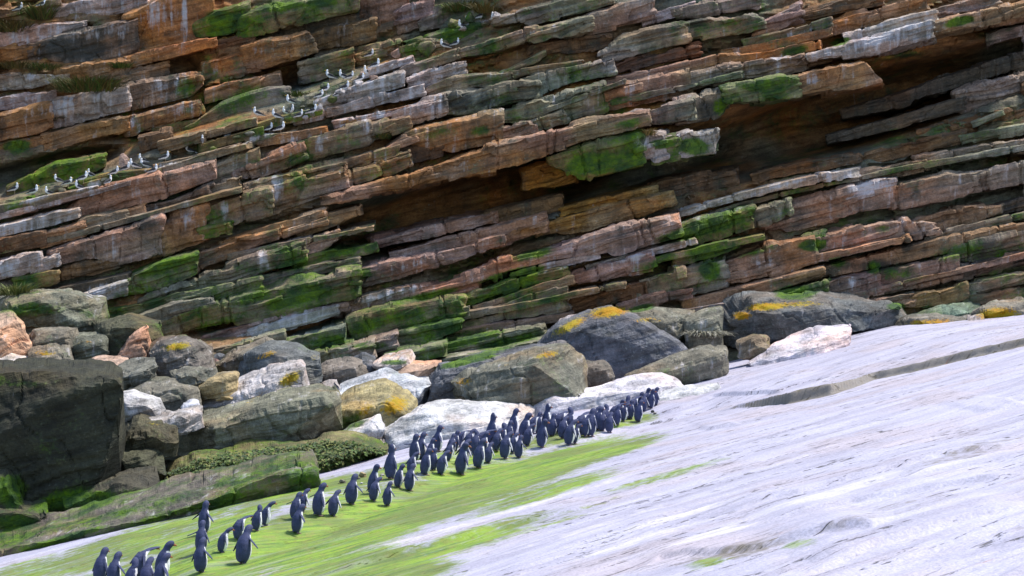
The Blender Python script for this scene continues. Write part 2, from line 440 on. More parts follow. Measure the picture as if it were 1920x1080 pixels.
# ------------------------------------------------------------------ where pigment grows (photo-traced spots on the rock)
for a in [
 # moss
 (0,420,38,45,26,1,0),(0,520,12,70,18,1,-6),(0,600,6,60,16,.9,-6),(0,30,276,36,18,1,0),(0,110,330,80,20,.75,-25),(0,450,190,90,26,.8,-14),
 (0,350,165,28,30,.8,80),(0,300,500,70,20,1,-22),(0,340,488,30,10,1.1,-20),(0,560,495,80,12,.8,-14),(0,640,470,55,15,1.05,-10),
 (0,470,560,80,20,.9,-12),(0,560,545,90,22,.9,-12),(0,650,520,70,16,.7,-12),(0,690,610,60,22,1.0,-14),(0,760,590,90,18,.8,-14),(0,700,650,50,14,.8,0),
 (0,1110,305,75,26,1.1,-6),(0,1120,310,32,22,1.4,0),(0,1300,275,40,20,1,0),(0,1420,160,55,18,1,-8),(0,1350,200,24,22,.9,0),(0,1245,270,10,30,1.3,90),
 (0,1350,420,80,20,1.1,-14),(0,1280,440,60,16,1,-14),(0,1320,470,60,14,1.1,-10),(0,1330,505,26,26,.9,0),(0,1520,460,12,28,1.4,90),(0,1495,548,40,14,1.4,-4),
 (0,1205,577,28,8,1.3,-12),(0,1005,475,50,14,1,-10),(0,960,515,80,10,1,-14),(0,920,555,70,10,1,-14),(0,830,600,60,14,1,-12),(0,880,675,70,8,1.3,-14),
 (0,1575,78,22,8,1.3,-14),(0,1800,40,30,10,1.3,-14),(0,1490,95,34,12,.9,-14),(0,850,64,50,8,1,-16),(0,815,95,30,14,.7,0),(0,900,245,14,26,.9,80),
 (0,1640,500,18,18,.9,0),(0,1570,490,20,12,.8,0),(0,1655,430,14,20,.8,80),(0,230,560,50,20,.6,-10),(0,60,575,70,14,.6,0),(0,740,680,30,6,1.2,0),
 (0,1450,270,70,16,.6,-14),(0,1650,265,90,16,.6,-14),(0,1850,520,80,14,.7,-14),(0,1680,575,20,8,1.2,0),(0,820,250,36,14,.6,-14),
 (0,350,598,80,12,.8,-20),(0,430,600,120,18,.9,-14),(0,560,560,130,22,1.0,-13),(0,620,640,80,18,.8,-10),(0,780,560,110,10,.9,-14),(0,860,640,120,22,.8,-14),(0,960,640,90,16,.9,-14),(0,1040,560,90,10,.8,-14),(0,1240,500,80,24,.7,-14),(0,1420,470,60,10,.6,-14),(0,1700,510,60,24,.7,0),(0,1800,470,80,20,.7,-14),(0,1350,45,90,14,.7,-10),(0,1000,20,120,12,.6,-16),(0,900,150,90,18,.6,-8),(0,440,225,80,18,.7,-20),(0,700,330,60,16,.6,-20),(0,560,300,70,20,.6,-14),(0,60,580,90,20,.7,-4),(0,1180,230,60,12,.7,-12),
 # pale streaks and guano
 (1,345,40,9,62,1.25,0),(1,115,205,24,18,1,0),(1,128,195,16,24,1,0),(1,250,225,6,22,1.1,0),(1,520,350,12,36,1.1,0),(1,420,395,12,26,1.0,0),(1,350,405,20,34,.9,0),
 (1,215,460,14,34,.8,0),(1,495,490,22,28,1,0),(1,15,500,34,24,1,0),(1,190,545,40,14,1,-14),(1,685,240,12,26,1.15,0),(1,700,215,60,8,.9,-14),(1,40,420,60,9,1,-14),
 (1,1122,180,5,30,.9,0),(1,1215,270,34,18,1,0),(1,1525,150,12,20,1.1,0),(1,1640,75,70,14,1.15,-18),(1,1700,50,60,10,1,-18),(1,1385,95,8,14,.9,0),(1,1415,130,16,12,.8,0),
 (1,1600,530,10,18,1,0),(1,1340,402,90,6,1.1,-14),(1,1500,338,120,6,.9,-14),(1,1625,348,40,12,1.3,-14),(1,300,160,30,26,.6,0),(1,330,205,40,18,.8,0),(1,70,50,60,14,.7,-12),
 (1,150,30,60,10,.7,-12),(1,225,65,14,16,.8,0),(1,60,145,22,10,1.1,0),(1,1200,480,70,8,.8,-14),(1,1060,500,60,5,.9,-14),(1,720,555,90,8,.9,-14),(1,600,640,30,10,.8,0),
 (1,700,150,50,10,.9,-20),(1,820,130,40,10,.9,-20),(1,790,200,40,12,.8,0),(1,940,140,60,6,.7,-6),(1,560,260,60,8,.6,-14),(1,1240,620,40,14,.4,0),
 (1,560,590,80,8,.9,-18),(1,1885,175,30,10,.6,-10),(1,1850,160,10,30,.6,0),
 (1,60,375,70,6,.9,-17),(1,180,345,80,7,.9,-18),(1,300,312,80,6,.8,-17),(1,500,250,70,8,.9,-20),(1,560,212,60,9,1,-22),(1,620,178,50,12,1.1,-24),(1,670,152,50,10,1.1,-24),(1,740,125,50,8,.8,-22),(1,900,42,50,6,1,-12),(1,460,300,30,20,.6,0),(1,600,270,20,24,.7,0),(1,540,300,14,26,.6,0),(1,250,360,12,22,.6,0),(1,170,370,16,20,.6,0),
 (1,1000,60,60,5,.7,-16),(1,1460,108,40,8,.7,-12),(1,1500,60,50,8,.6,-14),(1,880,300,60,8,.5,-20),(1,1690,420,40,10,.6,-10),(1,1440,490,40,14,.5,-14),(1,760,500,60,8,.6,-16),
 (1,300,25,50,34,.8,0),(1,190,60,60,14,.8,-10),(1,340,160,30,30,.8,0),(1,60,215,50,18,.6,0),(1,470,95,40,14,.6,0),(1,640,60,30,30,.6,0),(1,470,330,40,16,.6,-10),(1,1040,190,40,14,.6,0),(1,1180,170,16,30,.7,0),
 # dark stains
 (2,140,92,70,24,1.3,0),(2,90,95,30,24,1,0),(2,310,150,50,40,.7,0),(2,600,60,90,30,.6,0),(2,860,190,40,20,1,0),(2,930,190,60,16,.9,0),(2,1330,205,30,24,1,0),
 (2,1640,500,40,18,.9,0),(2,1530,470,12,30,.7,0),(2,1850,470,40,30,1,0),(2,1700,460,14,20,.9,0),(2,260,420,60,20,.6,0),(2,560,160,40,20,.8,0),(2,690,30,40,40,.6,0),
 (2,1300,40,60,14,.7,-10),(2,1450,110,20,10,.6,0),
 # ochre / yellow
 (3,330,470,40,10,.55,-18),(3,610,410,40,12,.5,-20),(3,1100,405,60,18,.45,-16),(3,1140,585,50,14,1.25,-6),(3,1070,610,50,12,1.1,-30),(3,1215,600,50,8,.8,0),
 (3,1440,575,60,10,1.1,-4),(3,1390,592,22,10,1.2,0),(3,1500,570,50,8,.9,0),(3,1740,605,60,10,1.0,-4),(3,1870,590,50,18,1.25,0),(3,330,650,36,10,1.1,-8),
 (3,740,760,36,22,1.15,-20),(3,680,775,34,16,.85,-40),(3,545,710,32,16,1.15,-30),(3,500,665,40,8,.8,-20),(3,1030,665,40,9,.95,-10),(3,870,715,26,12,.8,0),
 (3,930,690,60,6,.6,-16),(3,480,745,40,6,.8,-34),(3,160,642,36,5,.8,-6),(3,85,662,34,8,.8,0),(3,900,10,30,8,.8,0),(3,290,795,26,5,.7,0),(3,590,670,14,10,.7,0),
 (0,660,790,40,20,.8,-30),(0,120,940,80,24,.9,-14),(0,180,935,50,16,1.3,-10),(0,20,915,40,40,1,0),(0,300,970,260,14,.85,-15),(0,120,1010,120,10,1.1,-16),(0,430,935,90,10,.6,-15),
 (0,250,920,60,12,.7,-10),(0,660,880,70,12,.95,-14),(0,40,980,60,22,.9,0),(0,100,830,110,80,.35,0),(0,480,990,100,20,.6,-15),(0,30,720,60,10,.6,0),
 (1,560,882,44,10,.9,-6),(1,440,900,100,6,.6,-16),(0,740,700,40,6,.6,0),(0,190,590,60,14,.5,0)]:
    patch(*a)

# ------------------------------------------------------------------ cliff depth
def ledge_v(u): return 378 - .345 * np.minimum(u, 900)

def cliff_depth(u, v):
    u = np.asarray(u, float); v = np.asarray(v, float)
    d = 46.2 + np.clip(600 - v, -60, 900) / 600 * 5.2
    d = d - np.maximum(v - 620, 0) * .0275
    d = d + 1.5 * (1 - sstep(-28, 4, v - ledge_v(u))) * (1 - sstep(820, 960, u))
    return d

# ------------------------------------------------------------------ the cliff body behind the beds
def build_cliff():
    us = np.arange(-330, 2260, 5.0); vs = np.arange(-190, 1130, 5.0)
    U, Vv = np.meshgrid(us, vs, indexing='ij')
    D = cliff_depth(U, Vv) + .20
    def rec(u, v, ru, rv, a, amt):
        nonlocal D
        a = math.radians(a); dx, dy = U - u, Vv - v
        p = (dx * math.cos(a) + dy * math.sin(a)) / ru; q = (-dx * math.sin(a) + dy * math.cos(a)) / rv
        D = D + amt * (1 - sstep(.5, 1.2, np.sqrt(p * p + q * q)))
    rec(1560, 222, 400, 72, -17, 3.2); rec(840, 392, 330, 62, -14, 2.6); rec(1180, 325, 210, 40, -15, 1.3); rec(530, 130, 60, 40, -10, 1.0); rec(340, 140, 50, 40, 0, .8); rec(120, 310, 150, 26, -10, 1.0)
    P = px(U, Vv, D)
    rel = laminae(P, .34, 21, .5, .12) * .20 + laminae(P, .13, 45, .3, .2) * .10 + fbm(P * .5, 3, 4) * .35 + fbm(P * 3.2, 4, 6) * .07
    bank = sstep(600, 700, Vv)
    hollow = np.clip((D - cliff_depth(U, Vv) - .20) / 1.2, 0, 1)
    rel = rel * (1 - .55 * hollow)
    rel = rel * (1 - bank) + (fbm(P * 1.1, 4, 31) * .45 + np.abs(fbm(P * 2.3, 3, 33)) * .25) * bank
    P = px(U, Vv, D - rel)
    ns, nj = U.shape
    F = grid_faces(ns, nj, False)[:, ::-1]
    V = P.reshape(-1, 3)
    me = make_mesh('cliff', V, F, False)
    nb = fbm(P * .35 + 9, 3, 71).reshape(-1)
    T = np.ones((len(V), 4))
    a, b = np.array(PIG['OB'][0]), np.array(PIG['G'][0]) * .8
    k = sstep(-.25, .3, nb)[:, None]
    T[:, :3] = a * (1 - k) + b * k
    bk = bank.reshape(-1)[:, None]
    T[:, :3] = T[:, :3] * (1 - bk) + np.array((.13, .125, .085)) * bk
    M = np.maximum(patches_at(U, Vv).reshape(-1, 4) * .8, np.array([.40, .10, .2, 0.]))
    set_col(me, 'tint', T); set_col(me, 'mask', M)
    return link('cliff', me, ROCK, kind='structure', label='dark layered sandstone cliff rising behind the boulders')

cliff = build_cliff()

# beds: (protrusion m, pigment, top edge, bottom edge)
BEDS = [
# --- upper left wall
(.2,'G',[(-20,14),(60,8),(97,-4)],[(-20,36),(40,38),(100,36)]),
(.35,'W',[(95,10),(180,-4),(262,-14)],[(98,38),(160,30),(232,20),(268,6)]),
(.25,'W',[(-20,64),(40,50),(100,44),(150,40)],[(-20,92),(60,82),(150,60)]),
(.35,'S',[(60,80),(110,62),(200,42),(246,34)],[(60,122),(115,122),(232,104),(246,98)]),
(.2,'O',[(-20,92),(62,84)],[(-20,118),(64,108)]),
(.45,'O',[(244,22),(300,-10),(384,-34)],[(246,98),(262,96),(320,82),(388,66)]),
(.65,'O',[(266,98),(320,84),(394,70)],[(270,108),(300,112),(394,88)]),
(.55,'M',[(376,42),(400,20),(456,2)],[(380,66),(430,62),(454,50)]),
(1.0,'M',[(456,30),(480,14),(560,0),(660,-14)],[(458,66),(474,68),(540,48),(640,28),(660,24)]),
(.2,'W',[(-20,136),(60,134),(118,140)],[(-20,170),(60,166),(116,152)]),
(.25,'OB',[(116,128),(180,118),(236,112)],[(118,158),(180,150),(236,150)]),
(.25,'O',[(238,130),(290,120),(304,116)],[(238,152),(304,142)]),
(.4,'O',[(245,104),(268,98)],[(248,124),(272,118)]),
(.3,'W',[(-20,186),(40,176),(92,172)],[(-20,210),(30,202),(92,188)]),
(.2,'OB',[(94,170),(160,162),(232,152)],[(94,188),(160,172),(232,156)]),
(.4,'O',[(-20,214),(84,192)],[(-20,268),(67,248),(88,242)]),
(.45,'W',[(88,190),(230,158)],[(92,242),(232,210)]),
(.5,'S2',[(234,156),(284,148),(364,138)],[(240,208),(356,183),(370,160)]),
(.12,'O',[(-20,272),(67,252),(242,214)],[(-20,298),(50,296),(130,272),(246,242)]),
(.5,'S2',[(246,216),(362,187)],[(249,250),(300,240),(370,214)]),
(.2,'B',[(270,250),(308,242)],[(285,300),(310,296)]),
(.35,'G',[(294,238),(330,228),(362,226)],[(300,252),(360,248)]),
(.35,'G',[(308,262),(372,246)],[(312,284),(372,268)]),
(.15,'M',[(28,348),(100,308),(186,290)],[(30,370),(100,354),(186,316)]),
(.3,'OB',[(388,112),(444,100)],[(392,154),(444,144)]),
(.32,'O',[(448,100),(474,94)],[(450,142),(476,136)]),
(.5,'OB',[(394,166),(440,152),(478,144)],[(396,190),(440,178),(478,166)]),
(.35,'OB',[(482,148),(512,136)],[(486,184),(520,172)]),
(.7,'OB',[(464,84),(500,72),(562,60)],[(470,118),(490,126),(556,112),(584,100)]),
(.5,'G',[(572,114),(600,102),(650,90)],[(576,150),(640,136),(650,132)]),
(.05,'B',[(392,80),(466,62)],[(396,106),(466,92)]),
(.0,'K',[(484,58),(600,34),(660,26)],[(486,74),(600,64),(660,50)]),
(.75,'T',[(358,238),(384,214),(420,190),(500,164),(530,166)],[(362,242),(440,226),(528,200),(534,182)]),
(.6,'G',[(372,248),(440,230),(470,222)],[(376,262),(470,238)]),
(.25,'B',[(575,60),(640,44),(694,34)],[(580,98),(640,84),(694,78)]),
(.2,'OB',[(634,-10),(698,-20)],[(640,72),(698,62)]),
(.22,'OB',[(702,-10),(752,-24)],[(706,62),(752,56)]),
(.3,'P',[(756,20),(798,-15)],[(760,60),(800,46)]),
(.45,'G',[(795,34),(830,8),(852,-4)],[(800,56),(852,48)]),
(.25,'G',[(652,100),(700,88),(736,80)],[(656,132),(700,122),(736,104)]),
# --- the gull terrace and thin slabs
(.75,'W',[(-20,404),(100,374),(232,338)],[(-20,416),(100,386),(234,350)]),
(.8,'G',[(236,336),(330,302),(466,264)],[(238,350),(330,318),(470,276)]),
(.7,'T',[(-20,388),(60,372),(170,352)],[(-20,400),(60,386),(172,362)]),
(.55,'M',[(140,350),(180,336),(240,330)],[(142,360),(184,350),(242,340)]),
(.55,'M',[(160,336),(200,324),(290,316)],[(164,346),(210,336),(292,328)]),
(.6,'G',[(300,306),(360,292),(440,270)],[(304,316),(360,302),(442,282)]),
(.5,'M',[(380,268),(420,256),(480,240)],[(384,284),(420,272),(482,254)]),
(.55,'M',[(480,234),(520,218),(590,204)],[(486,246),(530,232),(592,216)]),
(.6,'G',[(470,256),(500,250),(545,246)],[(474,268),(500,266),(548,258)]),
(.65,'O',[(490,262),(540,248),(600,238)],[(494,274),(550,264),(604,250)]),
(.6,'W',[(560,216),(620,202),(690,186)],[(566,228),(630,214),(692,198)]),
(.65,'W',[(604,190),(640,172),(745,136)],[(610,206),(650,192),(746,164)]),
(.7,'W',[(632,206),(690,182),(782,158)],[(636,218),(680,202),(782,178)]),
(.75,'O',[(650,226),(700,208),(762,196)],[(654,240),(700,224),(762,212)]),
(.5,'W',[(690,134),(720,118),(762,106)],[(694,146),(724,134),(764,120)]),
(.55,'G',[(746,132),(780,116),(848,92)],[(750,146),(784,134),(850,110)]),
(.5,'G',[(764,78),(800,68),(828,80)],[(768,106),(800,108),(830,98)]),
(.75,'M',[(764,76),(840,50),(932,38)],[(830,86),(880,66),(934,50)]),
(.7,'W',[(776,146),(820,126),(862,116)],[(780,170),(820,158),(858,140)]),
(.8,'G',[(930,32),(1000,10),(1080,-12)],[(936,48),(1010,32),(1090,10)]),
(.85,'G',[(990,38),(1060,12),(1134,-10)],[(1000,44),(1070,28),(1140,8)]),
# --- left middle: thick beds under the terrace
(.8,'W',[(-20,430),(40,412),(105,396),(140,392)],[(-20,444),(60,430),(100,422),(140,408)]),
(.7,'P',[(128,400),(168,358),(250,336),(394,298)],[(150,404),(230,386),(300,374),(394,338)]),
(.75,'G',[(398,304),(440,284),(474,276)],[(400,346),(460,318),(476,302)]),
(.75,'P',[(446,318),(500,294),(558,266)],[(454,336),(500,328),(560,302)]),
(.8,'G',[(564,264),(600,252),(680,228)],[(568,298),(640,282),(684,266)]),
(.65,'G',[(440,354),(470,342),(556,322)],[(448,376),(500,364),(560,350)]),
(.7,'G',[(560,320),(600,306),(632,300)],[(562,348),(600,338),(634,330)]),
(.6,'B',[(-20,448),(74,434)],[(-20,476),(74,462)]),
(.65,'O',[(78,442),(110,426),(148,414)],[(80,462),(148,444)]),
(.7,'G',[(152,408),(226,394)],[(155,438),(226,418)]),
(.6,'O',[(230,394),(262,384)],[(232,414),(262,402)]),
(.65,'S',[(266,384),(320,372),(386,346)],[(268,402),(384,376)]),
(.65,'G',[(392,348),(416,338),(440,332)],[(394,372),(440,356)]),
(.75,'P',[(104,470),(150,450),(240,422),(292,404)],[(106,498),(130,492),(180,482),(212,496),(290,480)]),
(.7,'W',[(-20,494),(40,478),(66,474)],[(-20,532),(40,514),(66,508)]),
(.75,'W',[(70,486),(100,474)],[(72,510),(100,502)]),
(.7,'O',[(298,424),(330,400),(372,388)],[(300,480),(334,470),(374,454)]),
(.75,'G',[(378,392),(400,376),(494,354)],[(386,436),(404,442),(430,420),(494,404)]),
(.85,'M',[(382,426),(424,418)],[(386,446),(424,440)]),
(.8,'G',[(500,352),(560,332),(640,308)],[(502,404),(560,386),(640,354)]),
(.2,'B',[(106,508),(150,490),(206,490)],[(108,526),(180,514),(214,504)]),
(.5,'M',[(36,520),(98,508)],[(40,542),(98,532)]),
(.4,'K',[(60,546),(140,534),(232,514)],[(64,556),(140,548),(234,526)]),
(.8,'W',[(138,556),(190,538),(226,526)],[(150,564),(190,562),(228,558)]),
(.9,'M',[(230,526),(300,490),(358,474)],[(236,554),(300,546),(360,512)]),
(.75,'OB',[(364,474),(430,452),(520,424)],[(368,504),(420,490),(522,442)]),
(.6,'OB',[(420,450),(500,424),(600,392)],[(424,462),(500,440),(602,412)]),
(.65,'Y',[(560,436),(600,404),(664,388)],[(564,446),(610,430),(668,404)]),
(.7,'PK',[(540,466),(580,452),(622,428)],[(556,492),(590,476),(626,448)]),
(.7,'M',[(560,486),(620,470),(694,456)],[(564,500),(630,486),(696,474)]),
(.7,'G',[(480,518),(560,500),(660,486)],[(484,534),(560,518),(662,500)]),
(.8,'G',[(206,612),(250,594),(330,564),(388,556)],[(212,628),(300,604),(388,580)]),
(.6,'P',[(360,638),(450,612),(560,582),(640,564)],[(366,650),(460,630),(560,606),(642,584)]),
(.75,'W',[(440,634),(500,606),(620,572)],[(446,646),(510,626),(624,594)]),
(.7,'G',[(400,650),(460,640),(520,624)],[(404,664),(460,656),(522,640)]),
(.8,'T',[(520,642),(570,626),(636,610)],[(525,662),(580,664),(636,646)]),
(.7,'G',[(560,668),(620,656),(650,650)],[(564,684),(620,676),(650,668)]),
# --- centre
(.95,'G',[(862,96),(920,76),(1000,52),(1096,32)],[(864,106),(930,96),(975,80),(1098,60)]),
(.85,'P',[(1100,36),(1150,14),(1212,-8)],[(1104,62),(1150,52),(1214,40)]),
(.6,'W',[(1216,30),(1250,14),(1290,4)],[(1218,48),(1250,36),(1292,22)]),
(.25,'B',[(1000,82),(1060,70),(1138,64)],[(1004,104),(1060,98),(1138,96)]),
(.9,'T',[(1138,100),(1160,70),(1200,60),(1278,44)],[(1142,112),(1200,96),(1280,76)]),
(.8,'G',[(945,136),(980,112),(1010,96)],[(950,142),(985,126),(1012,106)]),
(.85,'G',[(812,162),(850,142),(950,136)],[(815,174),(870,168),(952,150)]),
(1.0,'T',[(828,174),(880,166),(960,146),(996,158)],[(830,212),(900,206),(985,190),(1002,182)]),
(.95,'W',[(750,208),(790,186),(824,174)],[(756,234),(790,226),(824,216)]),
(.8,'G',[(950,134),(1010,124),(1080,116)],[(962,144),(1010,136),(1080,126)]),
(.85,'T',[(988,142),(1010,132),(1080,122),(1140,110)],[(1002,182),(1075,152),(1142,140)]),
(.3,'B',[(1142,118),(1200,104),(1300,84)],[(1146,140),(1200,128),(1302,108)]),
(.7,'OB',[(1146,146),(1220,130),(1300,112)],[(1150,158),(1220,146),(1302,132)]),
(.8,'W',[(636,224),(700,212),(758,200)],[(640,236),(700,224),(758,214)]),
(.85,'G',[(636,248),(690,232),(756,218)],[(640,286),(700,264),(757,242)]),
(.95,'S2',[(764,248),(850,226),(928,210)],[(800,266),(844,286),(930,270)]),
(.9,'G',[(932,208),(1000,192),(1018,190)],[(936,226),(990,228),(1018,206)]),
(.92,'P',[(934,230),(996,232)],[(938,268),(998,252)]),
(.88,'G',[(1000,226),(1042,204)],[(1004,246),(1056,230)]),
(.9,'G',[(1024,186),(1080,168),(1120,156)],[(1052,222),(1062,228),(1124,208)]),
(.85,'O',[(1124,156),(1186,146)],[(1128,206),(1190,196)]),
(.8,'OB',[(1190,150),(1280,130)],[(1194,196),(1284,176)]),
(1.0,'PK',[(734,272),(758,252),(776,258)],[(738,282),(776,266)]),
(.45,'K',[(756,272),(820,264)],[(762,306),(820,296)]),
(.75,'G',[(634,304),(690,288),(736,272)],[(638,320),(690,306),(736,290)]),
(.8,'G',[(696,312),(724,290),(758,280)],[(702,326),(730,324),(760,312)]),
(.7,'G',[(624,332),(660,320),(700,312)],[(628,350),(660,342),(704,328)]),
(2.4,'T',[(1078,234),(1120,220),(1204,208)],[(1082,250),(1130,242),(1206,228)]),
(1.9,'G',[(1208,212),(1240,196),(1290,184)],[(1212,230),(1240,234),(1292,226)]),
(2.2,'M',[(1035,292),(1060,276),(1120,264),(1190,252)],[(1040,306),(1080,325),(1120,333),(1196,314)]),
(2.2,'W',[(1150,268),(1200,242),(1238,248)],[(1180,300),(1210,300),(1240,298)]),
(2.0,'M',[(1234,256),(1256,250)],[(1238,300),(1258,298)]),
(2.1,'W',[(1256,256),(1290,244),(1332,240)],[(1258,298),(1332,292)]),
(.1,'Y',[(990,316),(1030,300),(1070,322)],[(994,350),(1040,352),(1072,344)]),
(.2,'P',[(700,446),(800,420),(920,398)],[(704,466),(800,446),(922,420)]),
(-.3,'B',[(880,404),(960,386),(1040,370)],[(884,424),(960,412),(1042,396)]),
(.55,'P',[(740,470),(830,446),(960,414),(1012,398)],[(746,478),(840,466),(960,440),(1014,424)]),
(.9,'P',[(662,506),(760,484),(860,462),(932,444)],[(667,533),(700,533),(780,510),(934,462)]),
(.9,'OB',[(934,448),(970,432),(1014,420)],[(936,464),(970,452),(1016,436)]),
(.55,'Y',[(1016,428),(1060,404),(1160,376),(1250,358)],[(1020,440),(1100,430),(1200,404),(1254,384)]),
(.35,'Y',[(1060,388),(1130,366),(1220,350)],[(1064,402),(1130,384),(1222,366)]),
(-.4,'B',[(1220,348),(1290,330),(1370,320)],[(1224,376),(1290,360),(1372,346)]),
(1.2,'W',[(968,508),(1040,490),(1110,476)],[(972,516),(1040,500),(1114,486)]),
(1.0,'M',[(866,558),(950,522),(1050,500)],[(870,572),(960,542),(1056,514)]),
(.95,'G',[(900,572),(960,550),(1060,520)],[(904,584),(960,564),(1064,534)]),
(1.1,'P',[(1042,518),(1120,498),(1210,478)],[(1046,532),(1120,524),(1214,514)]),
(1.0,'W',[(1110,496),(1190,472),(1290,446)],[(1114,504),(1190,484),(1294,460)]),
(1.0,'T',[(926,578),(980,552),(1050,536)],[(930,590),(1000,570),(1054,556)]),
(1.05,'M',[(642,602),(700,582),(858,562)],[(644,640),(690,640),(740,612),(860,592)]),
(.95,'T',[(780,608),(820,590),(868,576)],[(785,620),(820,608),(868,598)]),
(.8,'G',[(862,606),(940,582),(1052,562)],[(866,622),(940,600),(1056,580)]),
(.45,'B',[(928,596),(1050,556),(1200,524)],[(932,608),(1050,592),(1204,562)]),
(.75,'P',[(642,656),(690,642)],[(644,682),(690,674)]),
(.75,'P',[(694,642),(732,626)],[(696,670),(732,664)]),
(.9,'M',[(736,626),(790,610),(852,604)],[(740,666),(800,642),(854,622)]),
(.85,'P',[(856,618),(960,600),(1062,588)],[(860,630),(960,614),(1066,602)]),
(.7,'G',[(800,648),(900,626),(1010,610)],[(804,672),(900,656),(1014,640)]),
(.8,'M',[(734,664),(780,654),(824,648)],[(738,682),(780,676),(826,670)]),
(.8,'G',[(836,672),(930,656),(1010,638)],[(840,686),(930,674),(1014,660)]),
# --- right: upper beds
(.8,'G',[(1270,14),(1340,2),(1412,-10)],[(1280,30),(1340,24),(1414,18)]),
(.9,'T',[(1276,46),(1320,32),(1400,28),(1420,36)],[(1284,76),(1340,68),(1424,56)]),
(.75,'P',[(1424,44),(1450,28),(1488,6)],[(1428,62),(1460,50),(1492,38)]),
(.7,'B',[(1492,26),(1560,6),(1640,-12)],[(1496,42),(1560,26),(1644,10)]),
(.95,'T',[(1404,72),(1480,54),(1546,34)],[(1410,84),(1490,66),(1548,48)]),
(.8,'OB',[(1360,88),(1430,78),(1548,50)],[(1362,102),(1440,96),(1550,66)]),
(.85,'O',[(1552,38),(1640,10),(1722,-10)],[(1560,64),(1640,48),(1730,26)]),
(1.1,'W',[(1592,62),(1700,32),(1742,24)],[(1600,78),(1700,54),(1746,40)]),
(2.8,'W',[(1526,102),(1580,82),(1680,60),(1736,42)],[(1532,106),(1570,106),(1640,96),(1738,68)]),
(2.8,'O',[(1740,42),(1820,22),(1930,-2)],[(1742,68),(1780,60),(1930,28)]),
(.7,'P',[(1730,20),(1800,4),(1860,-10)],[(1734,38),(1800,24),(1864,10)]),
(.95,'O',[(1272,120),(1350,102),(1440,96),(1528,76)],[(1276,136),(1350,118),(1450,108),(1530,94)]),
(1.1,'P',[(1272,142),(1350,122),(1450,110),(1548,96)],[(1280,172),(1350,154),(1450,142),(1550,118)]),
(2.4,'M',[(1362,160),(1440,146),(1484,142)],[(1372,184),(1430,184),(1486,180)]),
(2.4,'O',[(1488,142),(1540,128),(1604,118)],[(1490,180),(1560,168),(1640,154)]),
(1.2,'P',[(1276,182),(1330,170),(1362,166)],[(1280,228),(1340,218),(1366,190)]),
(1.3,'M',[(1284,256),(1326,262)],[(1288,294),(1326,292)]),
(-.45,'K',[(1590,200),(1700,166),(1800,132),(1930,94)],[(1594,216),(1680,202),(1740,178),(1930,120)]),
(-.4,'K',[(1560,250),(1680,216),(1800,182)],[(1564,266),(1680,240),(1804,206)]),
(-.1,'P',[(1800,172),(1870,142),(1930,130)],[(1806,206),(1870,196),(1930,188)]),
(-.1,'B',[(1730,240),(1830,214),(1930,196)],[(1734,266),(1830,244),(1930,226)]),
(.75,'G',[(1834,226),(1868,208)],[(1838,234),(1872,216)]),
(.0,'B',[(1600,290),(1700,268),(1800,246)],[(1604,312),(1700,290),(1804,270)]),
(.1,'B',[(1420,322),(1500,302),(1600,288)],[(1424,340),(1500,324),(1602,306)]),
(.7,'P',[(1724,292),(1800,276),(1930,258)],[(1728,308),(1820,296),(1930,286)]),
(.6,'G',[(1810,252),(1870,240),(1930,232)],[(1814,268),(1870,258),(1930,252)]),
(1.1,'W',[(1284,392),(1400,358),(1500,334),(1600,316)],[(1288,402),(1400,372),(1500,348),(1602,332)]),
(1.2,'WW',[(1590,352),(1620,338),(1668,334)],[(1598,368),(1630,366),(1672,354)]),
(.95,'P',[(1604,322),(1690,304),(1724,298)],[(1608,342),(1690,326),(1728,320)]),
(1.15,'M',[(1292,420),(1340,406),(1400,390)],[(1296,458),(1340,446),(1402,430)]),
(1.1,'T',[(1400,394),(1430,384),(1470,374)],[(1404,430),(1430,422),(1470,402)]),
(1.1,'W',[(1180,458),(1240,438),(1296,422)],[(1184,470),(1240,452),(1298,438)]),
(1.1,'M',[(1270,478),(1330,464),(1372,454)],[(1275,494),(1330,482),(1374,464)]),
(.95,'T',[(1272,502),(1320,488),(1346,482)],[(1280,556),(1320,546),(1348,538)]),
(.95,'T',[(1208,520),(1240,508),(1268,502)],[(1212,562),(1240,556),(1272,552)]),
(1.1,'O',[(1350,492),(1420,460),(1516,440)],[(1364,530),(1440,516),(1518,490)]),
(.9,'M',[(1518,440),(1536,436)],[(1520,488),(1537,484)]),
(1.0,'OB',[(1706,412),(1780,386),(1872,384)],[(1738,436),(1800,430),(1866,402)]),
(.8,'K',[(1874,382),(1900,372),(1930,366)],[(1876,404),(1900,396),(1930,388)]),
(1.1,'G',[(1744,440),(1840,414),(1930,392)],[(1748,452),(1840,428),(1930,410)]),
(.8,'P',[(1544,526),(1580,516),(1636,504)],[(1548,562),(1590,560),(1638,556)]),
(.8,'P',[(1640,504),(1720,488),(1786,474)],[(1642,556),(1740,530),(1788,520)]),
(1.0,'G',[(1790,462),(1850,446),(1930,430)],[(1796,486),(1830,492),(1930,470)]),
(.8,'S',[(1792,494),(1860,482),(1930,472)],[(1796,522),(1860,510),(1930,494)]),
(.9,'OB',[(1284,562),(1420,530),(1530,504)],[(1288,578),(1420,552),(1536,518)]),
(.85,'W',[(1180,590),(1280,580),(1400,558)],[(1184,600),(1280,590),(1404,568)]),
(.9,'M',[(1404,556),(1460,546),(1540,530)],[(1408,572),(1460,564),(1544,560)]),
(.85,'P',[(1560,566),(1640,560),(1700,552)],[(1564,584),(1640,582),(1704,576)]),
(.95,'OB',[(1690,556),(1770,540),(1800,530)],[(1700,576),(1770,568),(1804,556)]),
(1.0,'T',[(1736,558),(1800,532),(1930,506)],[(1742,574),(1800,560),(1930,532)]),
